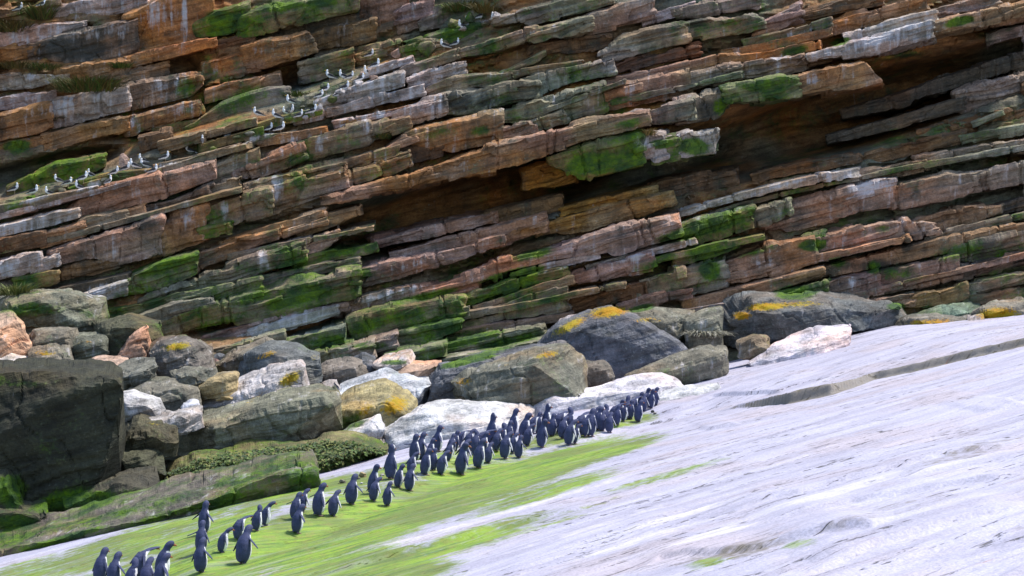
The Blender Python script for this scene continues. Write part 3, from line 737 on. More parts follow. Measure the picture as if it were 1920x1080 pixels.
(.9,'G',[(1790,556),(1860,546),(1930,538)],[(1794,572),(1860,562),(1930,556)]),
(.7,'P',[(1170,568),(1210,552),(1284,544)],[(1174,586),(1210,572),(1286,562)]),
(.7,'G',[(1020,616),(1080,604),(1150,590)],[(1024,640),(1080,628),(1154,612)]),
(.6,'G',[(1860,60),(1900,44),(1930,40)],[(1862,84),(1900,72),(1930,66)]),
(2.3,'OB',[(612,366),(700,346),(836,298),(900,276),(1010,250),(1100,218),(1206,204)],[(616,380),(700,364),(838,336),(920,322),(1012,296),(1100,262),(1208,236)]),
(1.0,'M',[(282,612),(350,578),(388,566),(520,536),(662,502)],[(288,636),(340,624),(390,612),(500,590),(662,558)]),
(1.1,'P',[(630,574),(720,546),(848,526),(944,484),(1056,458),(1150,426),(1262,398)],[(640,596),(740,580),(866,548),(946,510),(1058,484),(1160,470),(1264,440)]),
(.8,'G',[(266,562),(345,530),(400,510),(466,482),(500,470),(560,450)],[(270,572),(390,548),(404,542),(470,522),(500,508),(562,496)]),
(.75,'M',[(182,578),(260,570),(330,548),(392,536),(430,534),(478,520)],[(186,602),(300,588),(394,562),(430,554),(478,542)]),
(.9,'OB',[(1504,506),(1600,482),(1700,462),(1800,440),(1930,414)],[(1540,520),(1640,500),(1702,484),(1800,462),(1930,434)]),
(1.05,'P',[(1440,400),(1500,372),(1596,352),(1680,344),(1766,326),(1850,316),(1930,300)],[(1444,432),(1520,420),(1598,400),(1700,386),(1770,368),(1850,356),(1930,342)]),
(1.1,'P',[(1538,442),(1600,426),(1652,414),(1700,408),(1742,420)],[(1540,484),(1600,474),(1654,462),(1700,448),(1744,436)]),
(1.0,'G',[(-20,470),(150,432),(300,392),(440,352)],[(-20,478),(150,441),(300,400),(440,361)]),
(1.1,'G',[(1300,404),(1500,350),(1720,306),(1930,270)],[(1300,412),(1500,359),(1720,315),(1930,280)]),
(1.0,'OB',[(1180,550),(1360,512),(1540,474),(1700,440)],[(1180,560),(1360,524),(1540,490),(1700,452)]),
(1.05,'G',[(440,474),(560,448),(690,424)],[(440,482),(560,458),(690,434)]),
(1.0,'M',[(860,572),(1060,516),(1280,470),(1420,440)],[(860,580),(1060,526),(1280,481),(1420,450)]),
(.9,'G',[(1040,208),(1200,176),(1400,132)],[(1040,216),(1200,186),(1400,142)]),
(1.0,'G',[(860,240),(1000,210),(1160,150)],[(860,247),(1000,218),(1160,160)]),
(.8,'OB',[(420,468),(500,440),(600,408)],[(420,478),(500,452),(600,422)]),
(.9,'G',[(560,660),(760,606),(960,570),(1160,532)],[(560,668),(760,616),(960,580),(1160,542)]),
(1.0,'P',[(1560,560),(1720,520),(1930,470)],[(1560,570),(1720,532),(1930,482)]),
]
# a wider world beyond the frame: the same beds carry on past both edges of the picture
for k in range(7):
    v0 = -40 + k * 96 + rng.uniform(-8, 8)
    for (ua, ub, dv) in ((1934, 2200, -62), (-300, -24, 66)):
        d = float(rng.uniform(.2, 1.2)); p = ['P', 'OB', 'G', 'T', 'W', 'B'][int(rng.integers(6))]
        h = float(rng.uniform(44, 76))
        BEDS.append((d, p, [(ua, v0), ((ua + ub) / 2, v0 - 34), (ub, v0 - 68)], [(ua, v0 + h), ((ua + ub) / 2, v0 + h - 32), (ub, v0 + h - 64)]))

def bed_block(i, d, pig, top, bot):
    top = [(top[0][0] - 14, top[0][1] + 3)] + top[1:-1] + [(top[-1][0] + 14, top[-1][1] - 3)]
    bot = [(bot[0][0] - 14, bot[0][1] + 5)] + [(a, b + 2) for a, b in bot[1:-1]] + [(bot[-1][0] + 14, bot[-1][1] - 2)]
    cu = np.mean([p[0] for p in top + bot]); cv = np.mean([p[1] for p in top + bot])
    D0 = float(cliff_depth(cu, cv)) - (d * .62 if d > 0 else d)
    t = np.array(top, float); b = np.array(bot, float)
    h = max(8.0, float(np.mean(b[:, 1]) - np.mean(t[:, 1])))
    hm = h / FPX * D0                                               # bed thickness in metres
    # the front edge of the bed's upper face, a little below its back edge
    S = np.linspace(0, 1, 7)
    def at(p, s):
        u = p[0, 0] + (p[-1, 0] - p[0, 0]) * s
        return u, np.interp(u, p[:, 0], p[:, 1])
    tu, tv = at(t, S); bu, bv = at(b, S)
    wob = np.random.default_rng(900 + i).uniform(.05, .16, 7)
    mu, mv = tu * .85 + bu * .15, tv + (bv - tv) * wob
    rows = [(list(map(tuple, t)), hm * .28 + .10), (list(zip(mu, mv)), 0.0), (list(map(tuple, b)), hm * .10)]
    if cu + cv < 760: soft = .5
    elif pig == 'K': soft = .6
    else: soft = 1.0
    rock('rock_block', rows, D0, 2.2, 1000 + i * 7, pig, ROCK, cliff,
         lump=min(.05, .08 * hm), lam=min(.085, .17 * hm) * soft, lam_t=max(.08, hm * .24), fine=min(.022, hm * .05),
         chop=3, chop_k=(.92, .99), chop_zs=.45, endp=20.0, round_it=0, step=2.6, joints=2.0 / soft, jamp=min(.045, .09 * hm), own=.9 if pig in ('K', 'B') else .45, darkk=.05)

for i, (d, pig, top, bot) in enumerate(BEDS):
    bed_block(i, d, pig, top, bot)
# ------------------------------------------------------------------ the tilted rock slab the birds walk on
SA, SB, SH = .222, -.027, -2.2                                     # view-frame plane: up = SH + SA*x + SB*depth

def plane_depth(u, v):
    return -SH / ((np.asarray(v, float) - 540) / FPX + SA * (np.asarray(u, float) - 960) / FPX + SB)

# steps traced on the slab: (points (u,v) along the step foot, height of the far side in m, width m, softness left/right)
STEPS = [
 ([(1300,778),(1380,764),(1480,752),(1560,735),(1640,708),(1760,682),(1960,640),(2200,580)], 0.203, .12),
 ([(1180,800),(1260,782),(1340,760),(1460,742),(1560,715)], 0.057, .06),
 ([(1030,846),(1100,820),(1200,800),(1330,770)], 0.057, .05),
 ([(470,1084),(640,1038),(780,1000),(900,968),(1000,940),(1110,908)], -0.040, .10),
 ([(560,1090),(700,1052),(860,1010),(1000,975),(1200,925)], 0.057, .08),
 ([(1190,1090),(1240,1050),(1330,1042),(1440,1030),(1540,1012),(1640,1000),(1700,980)], 0.091, .14),
 ([(1280,980),(1400,950),(1500,930),(1600,900),(1760,860),(1960,820)], 0.051, .06),
 ([(1400,1000),(1600,945),(1800,905),(1960,880)], 0.057, .07),
 ([(1500,1085),(1640,1030),(1800,980),(1960,940)], 0.057, .07),
 ([(1320,806),(1345,802),(1400,794)], 0.068, .05),
 ([(1560,790),(1680,750),(1760,735)], 0.017, .03), ([(1480,792),(1590,762)], 0.017, .03), ([(1830,772),(1880,762),(1930,752)], 0.040, .05),
 ([(1400,840),(1520,815),(1650,780)], 0.013, .03), ([(1200,870),(1400,815),(1590,765)], 0.013, .03),
 ([(420,1000),(560,962),(660,940),(760,908),(880,872)], 0.029, .06),
 ([(270,1005),(330,1008),(400,1000),(520,968)], 0.057, .05),
 ([(900,880),(1000,850),(1040,842),(1100,826)], 0.045, .06), ([(760,905),(880,880),(980,858)], 0.034, .06),
 ([(1000,1040),(1200,985),(1400,930)], 0.023, .05), ([(900,1090),(1100,1020),(1300,965)], 0.029, .05), ([(1700,900),(1820,872),(1960,840)], 0.034, .05),
]
# in front of the boulders the slab curls up behind the leading birds
_fu = np.array([-400, 180, 376, 556, 726, 864, 972, 1066, 1196, 1330, 1600, 1920, 2400]); _fv = np.array([1250, 1118, 1080, 1016, 955, 900, 866, 842, 798, 768, 712, 638, 530])
_fd = plane_depth(_fu, _fv); _fx = (_fu - 960) / FPX * _fd
_ST = []
for pts, hgt, wd in STEPS:
    p = np.array(pts, float); dd = plane_depth(p[:, 0], p[:, 1]); xx = (p[:, 0] - 960) / FPX * dd
    o_ = np.argsort(xx); _ST.append((xx[o_], dd[o_], hgt, wd))

def slab_up(x, d, edges=False):
    """height of the slab (view frame) above view-frame x, depth d"""
    y = SH + SA * x + SB * d
    e = np.maximum(d - np.interp(x, _fx, _fd) + .3, 0)
    y = y + .52 * (1 - np.exp(-e * e / (e + .6) * .46)) * (1 - .9 * sstep(8, 13, x))
    edge = 0 * x
    for xx, dd, h0, wd in _ST:
        f0 = np.interp(x, xx, dd)
        m = (x > xx[0]) & (x < xx[-1]) & (d > f0 - .6) & (d < f0 + 13)
        if not m.any(): continue
        xs, ds, z0 = x[m], d[m], 0 * x[m]
        f = f0[m] + .05 * vnoise(np.stack([xs * .8, z0 + h0 * 90, z0], -1), 3) + .10 * fbm(np.stack([xs * 1.7, z0 + h0 * 40, z0], -1), 3, 8)
        hgt = h0 * (.85 + .3 * vnoise(np.stack([xs * .6, z0 + h0 * 31, z0], -1), 9))
        L = xx[-1] - xx[0]
        ends = sstep(xx[0], xx[0] + .22 * L, xs) * (1 - sstep(xx[-1] - .22 * L, xx[-1], xs))
        far = np.exp(-np.maximum(ds - f, 0) / 2.2)                 # the tread behind sinks back to the slab
        y[m] += hgt * ends * sstep(0, wd, ds - f) * far
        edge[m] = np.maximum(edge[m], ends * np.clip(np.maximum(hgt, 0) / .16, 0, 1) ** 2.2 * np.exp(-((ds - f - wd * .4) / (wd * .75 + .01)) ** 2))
    # thin laminae worn along the dip
    w = d - .62 * x
    q = w * .9 + fbm(np.stack([x * .22, d * .22, 0 * x], -1), 3, 51) * 1.1
    near = np.clip(1.3 - d / 40, .25, 1)
    k = np.floor(q * 2.4).astype(np.int64); f = q * 2.4 - k
    a, b = _h(k, k * 0, k * 0, 61), _h(k + 1, k * 0, k * 0, 61)
    seg = fbm(np.stack([(x * .8 + d * .5) * .35, w * 1.2, 0 * x], -1), 3, 63)
    m = sstep(.80, 1.0, f)
    y = y + (a * (1 - m) + b * m) * .020 * near * sstep(-.3, .35, seg)
    lv = np.stack([(x + .4 * d) * .30, w * 3.4, 0 * x], -1)
    y = y + fbm(lv, 4, 65) * .028 * near + fbm(np.stack([x * .15, d * .15, 0 * x], -1), 3, 66) * .10
    y = y + fbm(np.stack([(x + .4 * d) * 1.1, w * 9, 0 * x], -1), 3, 67) * .010
    # rougher, broken ground in the near right corner
    U = 960 + x / d * FPX; Vv = 540 - y / d * FPX
    rough = sstep(.0, 1.0, (Vv - 985 + .22 * (U - 1300)) / 120) * sstep(1150, 1400, U)
    y = y + np.abs(fbm(np.stack([(x + .4 * d) * 1.2, w * 3.0, 0 * x], -1), 4, 68)) * .045 * rough
    return (y, edge) if edges else y

def build_slab():
    nx = 640
    d = 5.2 * (54 / 5.2) ** np.linspace(0, 1, 720)
    d = np.unique(np.concatenate([d, np.linspace(32.4, 39.0, 200)])); nd = len(d)
    k = np.linspace(-.48, .48, nx)
    Dg, K = np.meshgrid(d, k, indexing='ij')
    X = K * Dg
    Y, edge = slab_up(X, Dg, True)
    P = v2w(X, Y, Dg)
    me = make_mesh('rock_slab', P.reshape(-1, 3), grid_faces(nd, nx, False)[:, ::-1], True)
    U, Vv = to_px(P)
    M = np.zeros(U.shape + (4,))
    def add(kind, u, v, ru, rv, s, ang):
        a = math.radians(ang); dx, dy = U - u, Vv - v
        p = (dx * math.cos(a) + dy * math.sin(a)) / ru; q = (-dx * math.sin(a) + dy * math.cos(a)) / rv
        M[..., kind] = np.maximum(M[..., kind], s * (1 - sstep(.35, 1.3, np.sqrt(p * p + q * q))))
    for a in [(0,420,1050,260,60,1.0,-17),(0,640,985,280,66,1.15,-17),(0,830,930,250,52,1.05,-17),(0,990,885,220,34,.95,-18),(0,1120,852,160,18,.8,-16),(0,600,1078,230,40,.95,-14),
              (0,720,1066,130,34,1.05,-8),(0,880,1012,220,26,.68,-17),(0,1010,925,200,18,.7,-17),(0,300,990,280,20,.7,-17),(0,560,925,180,18,.85,-16),(0,740,885,180,20,.75,-16),
              (0,1060,815,110,18,.9,-14),(0,1180,790,80,12,.7,-12),(0,250,1090,160,40,.9,-10),(0,900,860,140,16,.7,-16),(0,1320,1055,60,12,.6,-10),(0,1500,1020,50,10,.5,-12),
              (0,60,1070,160,24,.7,-14),(0,200,1040,200,30,.75,-16),(0,380,1000,200,26,.8,-16),(0,1240,895,160,10,.5,-16),(0,700,1090,200,30,.9,-10),(0,1000,985,200,14,.45,-17),
              (1,900,975,420,7,1,-16.5),(1,700,1030,160,6,1.1,-16),(1,1100,990,260,10,.8,-17),(1,700,1100,300,10,.8,-14),(1,1200,1010,200,16,.8,-16),(1,1300,960,160,8,.8,-16),
              (1,1650,900,260,10,.8,-15),(1,1350,1000,120,12,.9,-14),
              (2,1380,1035,170,20,.6,-12),(2,1800,850,200,18,.5,-14),(2,1650,960,260,20,.4,-15),(2,200,1050,160,16,.3,-14),(2,1240,1000,200,14,.25,-15)]:
        add(*a)
    M[..., 2] = np.maximum(M[..., 2], edge * 1.9)                   # darker band along the step edges
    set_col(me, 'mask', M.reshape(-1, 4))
    return link('rock_slab', me, SLAB, kind='structure', label='pale lavender grey tilted rock slab with bright green algae')

def slab_material():
    m = NT('pale_slab')
    pos, x, y, z, s, t = frame_coords(m, BED)
    w = m.math('SUBTRACT', y, m.math('MULTIPLY', x, .62))
    l = m.math('ADD', x, m.math('MULTIPLY', y, .4))
    av = m.comb(m.math('MULTIPLY', l, .30), m.math('MULTIPLY', w, 1.7), 0.0)
    n1 = m.noise(av, 1.0, 7, .68, .3)
    n2 = m.noise(m.comb(m.math('MULTIPLY', l, .9), m.math('MULTIPLY', w, 7.0), 3.0), 1.0, 5, .62)
    n3 = m.noise(pos, .55, 5, .6)
    n4 = m.noise(pos, 6.0, 6, .65)
    n5 = m.noise(pos, 38.0, 3, .6)
    msk = m.node('ShaderNodeSeparateColor', {0: m.attr('mask').outputs['Color']})
    moss, pale, dark = msk.outputs
    col = m.mix(m.remap(n1, .34, .66), C(.37,.355,.44), C(.52,.505,.61))
    col = m.mix(m.math('MULTIPLY', m.remap(n3, .48, .66), .45), col, C(.52,.43,.43))
    col = m.mix(m.math('MULTIPLY', m.remap(n2, .60, .76), .30), col, C(.22,.21,.21))
    col = m.mix(m.math('MULTIPLY', m.remap(n2, .40, .28), .55), col, C(.62,.575,.63))
    col = m.mix(m.math('MULTIPLY', m.remap(n4, .60, .74), .35), col, C(.27,.27,.25))
    col = m.mix(m.math('MULTIPLY', m.remap(n5, .35, .65), .5), m.mix(1.0, col, C(.80,.80,.80), 'MULTIPLY'), m.mix(1.0, col, C(1.22,1.21,1.22), 'MULTIPLY'))
    nc = m.noise(m.comb(m.math('MULTIPLY', l, .16), m.math('MULTIPLY', w, 1.15), 9.0), 1.0, 4, .55, .2)
    crk = m.math('MULTIPLY', m.remap(m.math('ABSOLUTE', m.math('SUBTRACT', nc, .5)), .0, .010, 1.0, 0.0), m.remap(n4, .47, .56))
    nc2 = m.noise(m.comb(m.math('MULTIPLY', l, .5), m.math('MULTIPLY', w, 3.6), 19.0), 1.0, 4, .55, .2)
    crk2 = m.math('MULTIPLY', m.remap(m.math('ABSOLUTE', m.math('SUBTRACT', nc2, .5)), .0, .016, 1.0, 0.0), m.remap(n3, .50, .60))
    crk = m.math('MAXIMUM', crk, m.math('MULTIPLY', crk2, .45))
    col = m.mix(m.math('MULTIPLY', crk, .85), col, C(.055,.05,.045))
    f = m.remap(m.math('ADD', m.math('MULTIPLY', pale, .26), m.math('ADD', m.math('MULTIPLY', n1, .7), m.math('MULTIPLY', n4, .4))), .66, .92)
    col = m.mix(m.math('MULTIPLY', f, .7), col, C(.68,.64,.67))
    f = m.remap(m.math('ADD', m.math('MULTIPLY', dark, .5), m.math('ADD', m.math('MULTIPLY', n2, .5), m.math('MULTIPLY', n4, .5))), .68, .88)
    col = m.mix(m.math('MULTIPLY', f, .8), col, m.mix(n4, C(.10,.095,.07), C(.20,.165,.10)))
    # rust specks
    f = m.math('MULTIPLY', m.remap(n2, .66, .72), m.remap(n3, .50, .60))
    col = m.mix(m.math('MULTIPLY', f, .7), col, C(.36,.11,.035))
    # algae
    f = m.remap(m.math('ADD', m.math('MULTIPLY', moss, .50), m.math('ADD', m.math('MULTIPLY', n1, .62), m.math('MULTIPLY', n4, .55))), .70, .93)
    g = m.mix(m.remap(n2, .32, .62), C(.055,.14,.003), C(.22,.35,.003))
    g = m.mix(m.math('MULTIPLY', m.remap(n4, .50, .64), .6), g, C(.24,.22,.05))
    g = m.mix(m.math('MULTIPLY', m.remap(n3, .56, .42), .65), g, m.mix(n4, C(.055,.10,.008), C(.17,.18,.03)))
    f = m.math('MULTIPLY', f, m.remap(n1, .34, .50, .72, 1.0))
    col = m.mix(m.math('MULTIPLY', f, .94), col, g)
    m.put(m.bsdf.inputs['Base Color'], col)
    m.put(m.bsdf.inputs['Roughness'], m.remap(n4, .3, .7, .55, .85))
    m.put(m.bsdf.inputs['Specular IOR Level'], .35)
    h = m.math('ADD', m.math('MULTIPLY', n1, .9), m.math('ADD', m.math('MULTIPLY', n2, .7), m.math('ADD', m.math('MULTIPLY', n4, .35), m.math('SUBTRACT', m.math('MULTIPLY', n5, .16), m.math('MULTIPLY', crk, .5)))))
    bp = m.node('ShaderNodeBump', {'Height': h, 'Strength': .9, 'Distance': .04})
    m.put(m.bsdf.inputs['Normal'], bp.outputs[0])
    return m.mat

SLAB = slab_material()
slab = build_slab()

# ------------------------------------------------------------------ boulders: each one a thing
# (name, depth m, thickness back m, pigment, rows[(points, depth offset)], category, label, extra)
def bld(D, dep, pig, rows, label, seed, name='boulder', **kw):
    args = dict(lump=.07, lam=.03, lam_t=.12, fine=.02, chop=9, chop_k=(.58,.88), endp=14.0, round_it=0, step=3.0, refit=True)
    args.update(kw)
    return rock(name, rows, D, dep, 5000 + seed * 13, pig, ROCK, label=label, category='boulder', **args)

BOULDERS = [
 (43.6,1.8,'GR',[([(1348,578),(1420,560),(1560,558),(1690,580)],.9),([(1350,596),(1400,606),(1480,586),(1600,590),(1712,604)],0),([(1356,668),(1420,662),(1500,630),(1600,624),(1712,618)],.1)],'long low grey boulder with orange lichen, right of the shaggy grey rock'),
 (39.6,.9,'WW',[([(1408,688),(1450,650),(1530,614),(1594,608)],1.5),([(1410,692),(1480,682),(1530,668),(1608,640)],0),([(1412,700),(1440,698),(1530,684),(1610,654)],.15)],'white wedge-shaped flat boulder resting on the upper right slab'),
 (41.0,.6,'GB',[([(1386,646),(1415,633),(1446,640)],.3),([(1386,652),(1415,640),(1450,648)],0),([(1390,672),(1420,672),(1452,664)],.05)],'small brown stone tucked behind the white wedge boulder'),
 (38.9,.9,'GB',[([(1172,716),(1260,680),(1340,654),(1362,648)],.8),([(1190,724),(1280,696),(1366,664)],0),([(1200,742),(1260,738),(1372,706)],.1)],'dark brown block with pale top, right of the big grey dome'),
 (42.0,1.7,'GR',[([(1006,652),(1040,612),(1140,577),(1190,594),(1288,650)],.7),([(1006,666),(1050,622),(1140,592),(1200,606),(1290,662)],0),([(1010,690),(1100,730),(1200,730),(1292,690)],-.1)],'big grey dome boulder with yellow lichen along its crest'),
 (44.2,.8,'W',[([(1048,602),(1080,592),(1112,592)],.3),([(1048,610),(1080,600),(1114,600)],0),([(1050,640),(1116,630)],0)],'pale rock peeking out behind the big grey dome boulder'),
 (44.0,1.0,'GB',[([(1168,592),(1220,582),(1302,590)],.5),([(1170,600),(1240,602),(1304,606)],0),([(1172,650),(1240,660),(1306,650)],0)],'dark flat-topped boulder with yellow rim right behind the grey dome'),
 (43.7,.8,'GB',[([(1284,600),(1320,584),(1352,580)],.4),([(1284,612),(1320,598),(1354,594)],0),([(1288,672),(1356,668)],0)],'shaggy grey rock between grey dome and long orange-lichened boulder'),
 (37.9,1.3,'GB',[([(844,724),(880,698),(1000,664),(1060,654),(1094,684)],.6),([(844,734),(880,712),(1000,682),(1060,672),(1098,700)],0),([(850,760),(900,780),(980,776),(1100,740)],0)],'brown speckled boulder with yellow rim behind the penguin crowd'),
 (39.3,1.2,'GR',[([(798,702),(900,672),(1060,650)],.5),([(798,712),(880,700),(960,684),(1062,660)],0),([(800,776),(900,770),(1064,720)],0)],'long dark slab boulder with pale top edge behind the brown speckled boulder'),
 (39.5,.8,'GR',[([(1078,682),(1100,672),(1146,682)],.4),([(1078,690),(1104,684),(1156,694)],0),([(1082,736),(1156,732)],0)],'small grey boulder wedged at foot of the big grey dome'),
 (37.6,1.2,'WW',[([(962,772),(1000,746),(1040,722),(1110,732),(1190,712),(1240,708),(1284,722)],.8),([(964,790),(1040,752),(1190,732),(1286,732)],0),([(966,850),(1100,812),(1286,775)],-.2)],'long low white boulder with orange spots behind the distant penguins'),
 (36.3,1.3,'WW',[([(690,838),(730,804),(790,764),(830,755),(900,762),(1004,774)],.9),([(692,852),(740,824),(800,796),(900,792),(1006,790)],0),([(694,890),(800,880),(1006,840)],-.2)],'large smooth white boulder behind the middle of the penguin line'),
 (37.8,1.2,'TN',[([(630,764),(660,740),(720,724),(760,742),(786,768)],.4),([(630,774),(664,752),(720,740),(764,756),(788,778)],0),([(634,830),(700,832),(788,812)],0)],'rounded orange and yellow lichened boulder left of the white boulder'),
 (36.6,.7,'WW',[([(618,826),(650,800),(714,776)],.6),([(622,834),(660,822),(694,802),(720,786)],0),([(624,850),(690,840),(722,806)],.1)],'small pointed pale slab leaning on the orange lichened boulder'),
 (36.2,.7,'W',[([(530,848),(600,836),(720,824)],.5),([(534,852),(600,844),(724,834)],0),([(540,862),(600,860),(726,850)],.1)],'thin pale slab lying beneath the large grey banded boulder'),
 (39.4,1.4,'WW',[([(598,742),(650,712),(720,694),(806,708)],1.0),([(600,756),(660,740),(740,726),(808,726)],0),([(604,800),(700,800),(810,790)],0)],'broad white boulder between orange lichened boulder and dark slab boulder'),
 (40.6,.8,'W',[([(698,690),(730,672),(770,664)],.5),([(700,698),(736,686),(776,676)],0),([(704,716),(776,700)],0)],'pale pinkish stone at the cliff foot, left of its longer neighbour'),
 (40.2,.8,'PK',[([(712,704),(760,690),(826,684)],.5),([(714,712),(760,702),(830,692)],0),([(718,730),(830,712)],0)],'long pale pink stone left of the dark slab boulder'),
 (36.3,1.5,'GB',[([(326,838),(360,806),(520,752),(600,734),(622,740)],.7),([(328,846),(370,812),(520,764),(600,746),(630,754)],0),([(326,872),(420,868),(560,864),(634,836)],.05)],'large grey banded boulder with pale top beside the leafy green mat'),
 (38.3,1.0,'W',[([(354,772),(420,732),(500,692),(560,686)],.7),([(358,780),(440,752),(520,720),(576,702)],0),([(362,800),(440,796),(580,760)],.1)],'slanted purple-white slab with yellow lichened end'),
 (39.8,1.0,'GR',[([(450,688),(470,668),(510,648),(560,654),(600,672)],.6),([(450,694),(480,684),(520,672),(570,674),(604,684)],0),([(454,722),(530,726),(606,716)],0)],'brown boulder with yellow edges above the slanted purple-white slab'),
 (41.2,.9,'GB',[([(402,688),(440,660),(500,636),(516,644)],.4),([(404,696),(446,672),(504,650),(520,656)],0),([(408,722),(520,712)],0)],'dark boulder with pale sloping edge behind the brown boulder'),
 (39.9,1.1,'GB',[([(278,660),(300,642),(350,638),(396,664)],.5),([(280,668),(306,654),(352,650),(398,678)],0),([(284,722),(340,730),(400,712)],0)],'round banded boulder with yellow-green lichen cap right of pink stone'),
 (40.9,.6,'PK',[([(206,692),(224,640),(276,610)],.25),([(208,700),(230,660),(279,622)],0),([(214,716),(250,712),(282,690)],0)],'upright salmon pink slab stone at the cliff foot'),
 (39.9,.6,'PK',[([(150,688),(176,674),(232,676)],.4),([(152,696),(180,686),(236,690)],0),([(156,716),(236,714)],0)],'low salmon pink stone below the upright pink slab'),
 (39.0,.8,'GB',[([(222,696),(250,682),(284,676)],.4),([(224,706),(252,696),(288,690)],0),([(228,736),(288,732)],0)],'small grey block in front of the upright pink slab'),
 (41.2,.8,'GB',[([(118,646),(150,632),(198,632)],.4),([(120,654),(156,646),(204,648)],0),([(124,690),(204,684)],0)],'dark stone with orange top left of the upright pink slab'),
 (40.2,.9,'GB',[([(48,664),(80,652),(130,650)],.4),([(50,672),(84,664),(138,664)],0),([(54,716),(140,712)],0)],'square dark grey block above the giant dark boulder'),
 (41.0,.7,'GB',[([(52,636),(90,622),(136,618)],.3),([(52,644),(90,634),(140,632)],0),([(56,662),(142,654)],0)],'lens-shaped grey stone under the mossy overhanging boulder'),
 (40.0,.8,'W',[([(-30,690),(20,664),(52,660)],.5),([(-28,698),(20,682),(56,674)],0),([(-26,730),(58,720)],0)],'purple-grey slab stone at the left edge above giant dark boulder'),
 (40.8,.9,'PK',[([(-60,620),(-10,588),(30,600),(54,650)],.3),([(-58,640),(-8,610),(30,625),(56,668)],0),([(-56,712),(58,706)],0)],'tan and pink boulder at left edge under the mossy overhang'),
 (42.4,1.6,'GB',[([(-10,574),(60,550),(120,554),(182,570)],.6),([(-8,586),(60,570),(120,570),(186,584)],0),([(-4,604),(60,616),(120,628),(182,620)],.35)],'mossy rounded rock overhanging the boulders at far left'),
 (33.6,2.2,'DD',[([(-90,716),(60,698),(130,700),(204,706),(224,724)],.5),([(-90,726),(60,708),(130,712),(206,720),(227,738)],0),([(-90,990),(0,985),(110,975),(228,930)],.45)],'giant dark mossy boulder filling the left edge'),
 (33.2,.9,'D',[([(-60,890),(0,876),(36,900),(44,930)],.3),([(-58,906),(0,890),(38,916),(48,944)],0),([(-56,985),(50,980)],0)],'green mossy rock at foot of the giant dark boulder'),
 (35.6,1.0,'D',[([(222,806),(280,790),(326,798)],.5),([(224,816),(284,802),(332,812)],0),([(228,862),(326,862)],.1)],'dark boulder with pale rim left of the large grey banded boulder'),
 (36.8,.8,'WW',[([(214,742),(250,732),(300,748)],.5),([(216,752),(252,750),(308,762)],0),([(218,796),(310,790)],.0)],'pale violet flat stone right of the giant dark boulder'),
 (36.2,.8,'W',[([(222,800),(290,782),(372,774)],.5),([(224,808),(296,794),(378,786)],0),([(228,826),(380,808)],.05)],'thin pale slab under the pale violet stone'),
 (35.0,.9,'D',[([(222,856),(262,844),(304,846)],.5),([(224,866),(266,856),(312,862)],0),([(228,912),(314,908)],.1)],'squat dark block with pale top under the dark rimmed boulder'),
 (38.8,.7,'GB',[([(316,704),(350,692),(402,698)],.3),([(318,712),(356,704),(406,710)],0),([(322,740),(408,736)],0)],'small banded stone below the round lichened boulder'),
 (38.4,.6,'TN',[([(374,726),(400,708),(440,706)],.3),([(376,734),(404,720),(444,718)],0),([(380,756),(446,746)],0)],'small stone with orange cap left of the slanted slab'),
 (37.9,.8,'GB',[([(240,742),(280,724),(340,722),(372,734)],.4),([(242,752),(286,738),(346,738),(378,748)],0),([(248,786),(380,780)],0)],'dark flattened boulder above the pale violet stone'),
 (37.6,.4,'WW',[([(338,766),(356,750),(374,750)],.2),([(340,774),(360,762),(378,760)],0),([(344,788),(378,782)],0)],'small white stone left of the slanted purple-white slab'),
 (38.6,.6,'GB',[([(246,726),(270,714),(312,716)],.3),([(248,734),(276,726),(316,728)],0),([(252,756),(316,752)],0)],'small mossy round stone beside small grey block'),
 (33.4,1.0,'D',[([(112,940),(180,912),(300,892)],.6),([(116,948),(190,924),(304,904)],0),([(122,990),(220,976),(306,950)],.1)],'low mossy block between giant boulder and long flat ledge'),
 (32.6,.9,'D',[([(-60,962),(20,952),(84,950)],.5),([(-60,972),(24,964),(90,968)],0),([(-58,1024),(92,1010)],.1)],'mossy angular block at the left end of the ledge'),
 (30.6,1.4,'GB',[([(-80,1046),(100,992),(300,936),(500,880),(586,864)],1.0),([(-80,1060),(130,1004),(300,964),(400,936),(520,896),(594,884)],0),([(-80,1110),(200,1042),(400,986),(560,946),(600,924)],.25)],'long flat mossy ledge slab with shadowed front along the penguin path'),
 (35.4,.8,'M',[([(598,890),(680,868),(724,856)],.4),([(602,896),(684,876),(728,864)],0),([(604,922),(728,892)],.1)],'low mossy ledge stone right of the long flat ledge slab'),
 (35.8,.8,'M',[([(700,862),(750,852),(800,842)],.4),([(702,868),(752,860),(804,850)],0),([(704,894),(804,876)],.1)],'green topped low stone beneath the smooth white boulder'),
 (43.6,.9,'GB',[([(1680,612),(1712,598),(1760,592),(1824,600)],.4),([(1682,620),(1720,608),(1764,602),(1828,610)],0),([(1684,644),(1828,634)],0)],'low boulder under yellow lichen near the slab top right'),
 (43.4,.9,'W',[([(1814,602),(1832,590),(1850,588)],.3),([(1816,610),(1836,602),(1852,602)],0),([(1818,634),(1854,630)],0)],'small white stone between the two lichened boulders at right'),
 (43.8,1.0,'GB',[([(1830,590),(1870,570),(1960,560)],.5),([(1834,598),(1874,584),(1964,572)],0),([(1838,634),(1964,620)],0)],'orange lichened boulder with white spots at the right edge'),
 (44.8,.9,'T',[([(1696,598),(1760,576),(1836,570)],.5),([(1700,606),(1764,588),(1840,582)],0),([(1704,634),(1840,620)],0)],'teal grey boulder behind the low lichened boulder at right'),
 (40.6,.8,'GB',[([(570,706),(610,682),(652,678),(692,692)],.4),([(572,714),(614,696),(656,692),(696,704)],0),([(576,740),(696,728)],0)],'green-grey boulder between brown boulder and broad white boulder'),
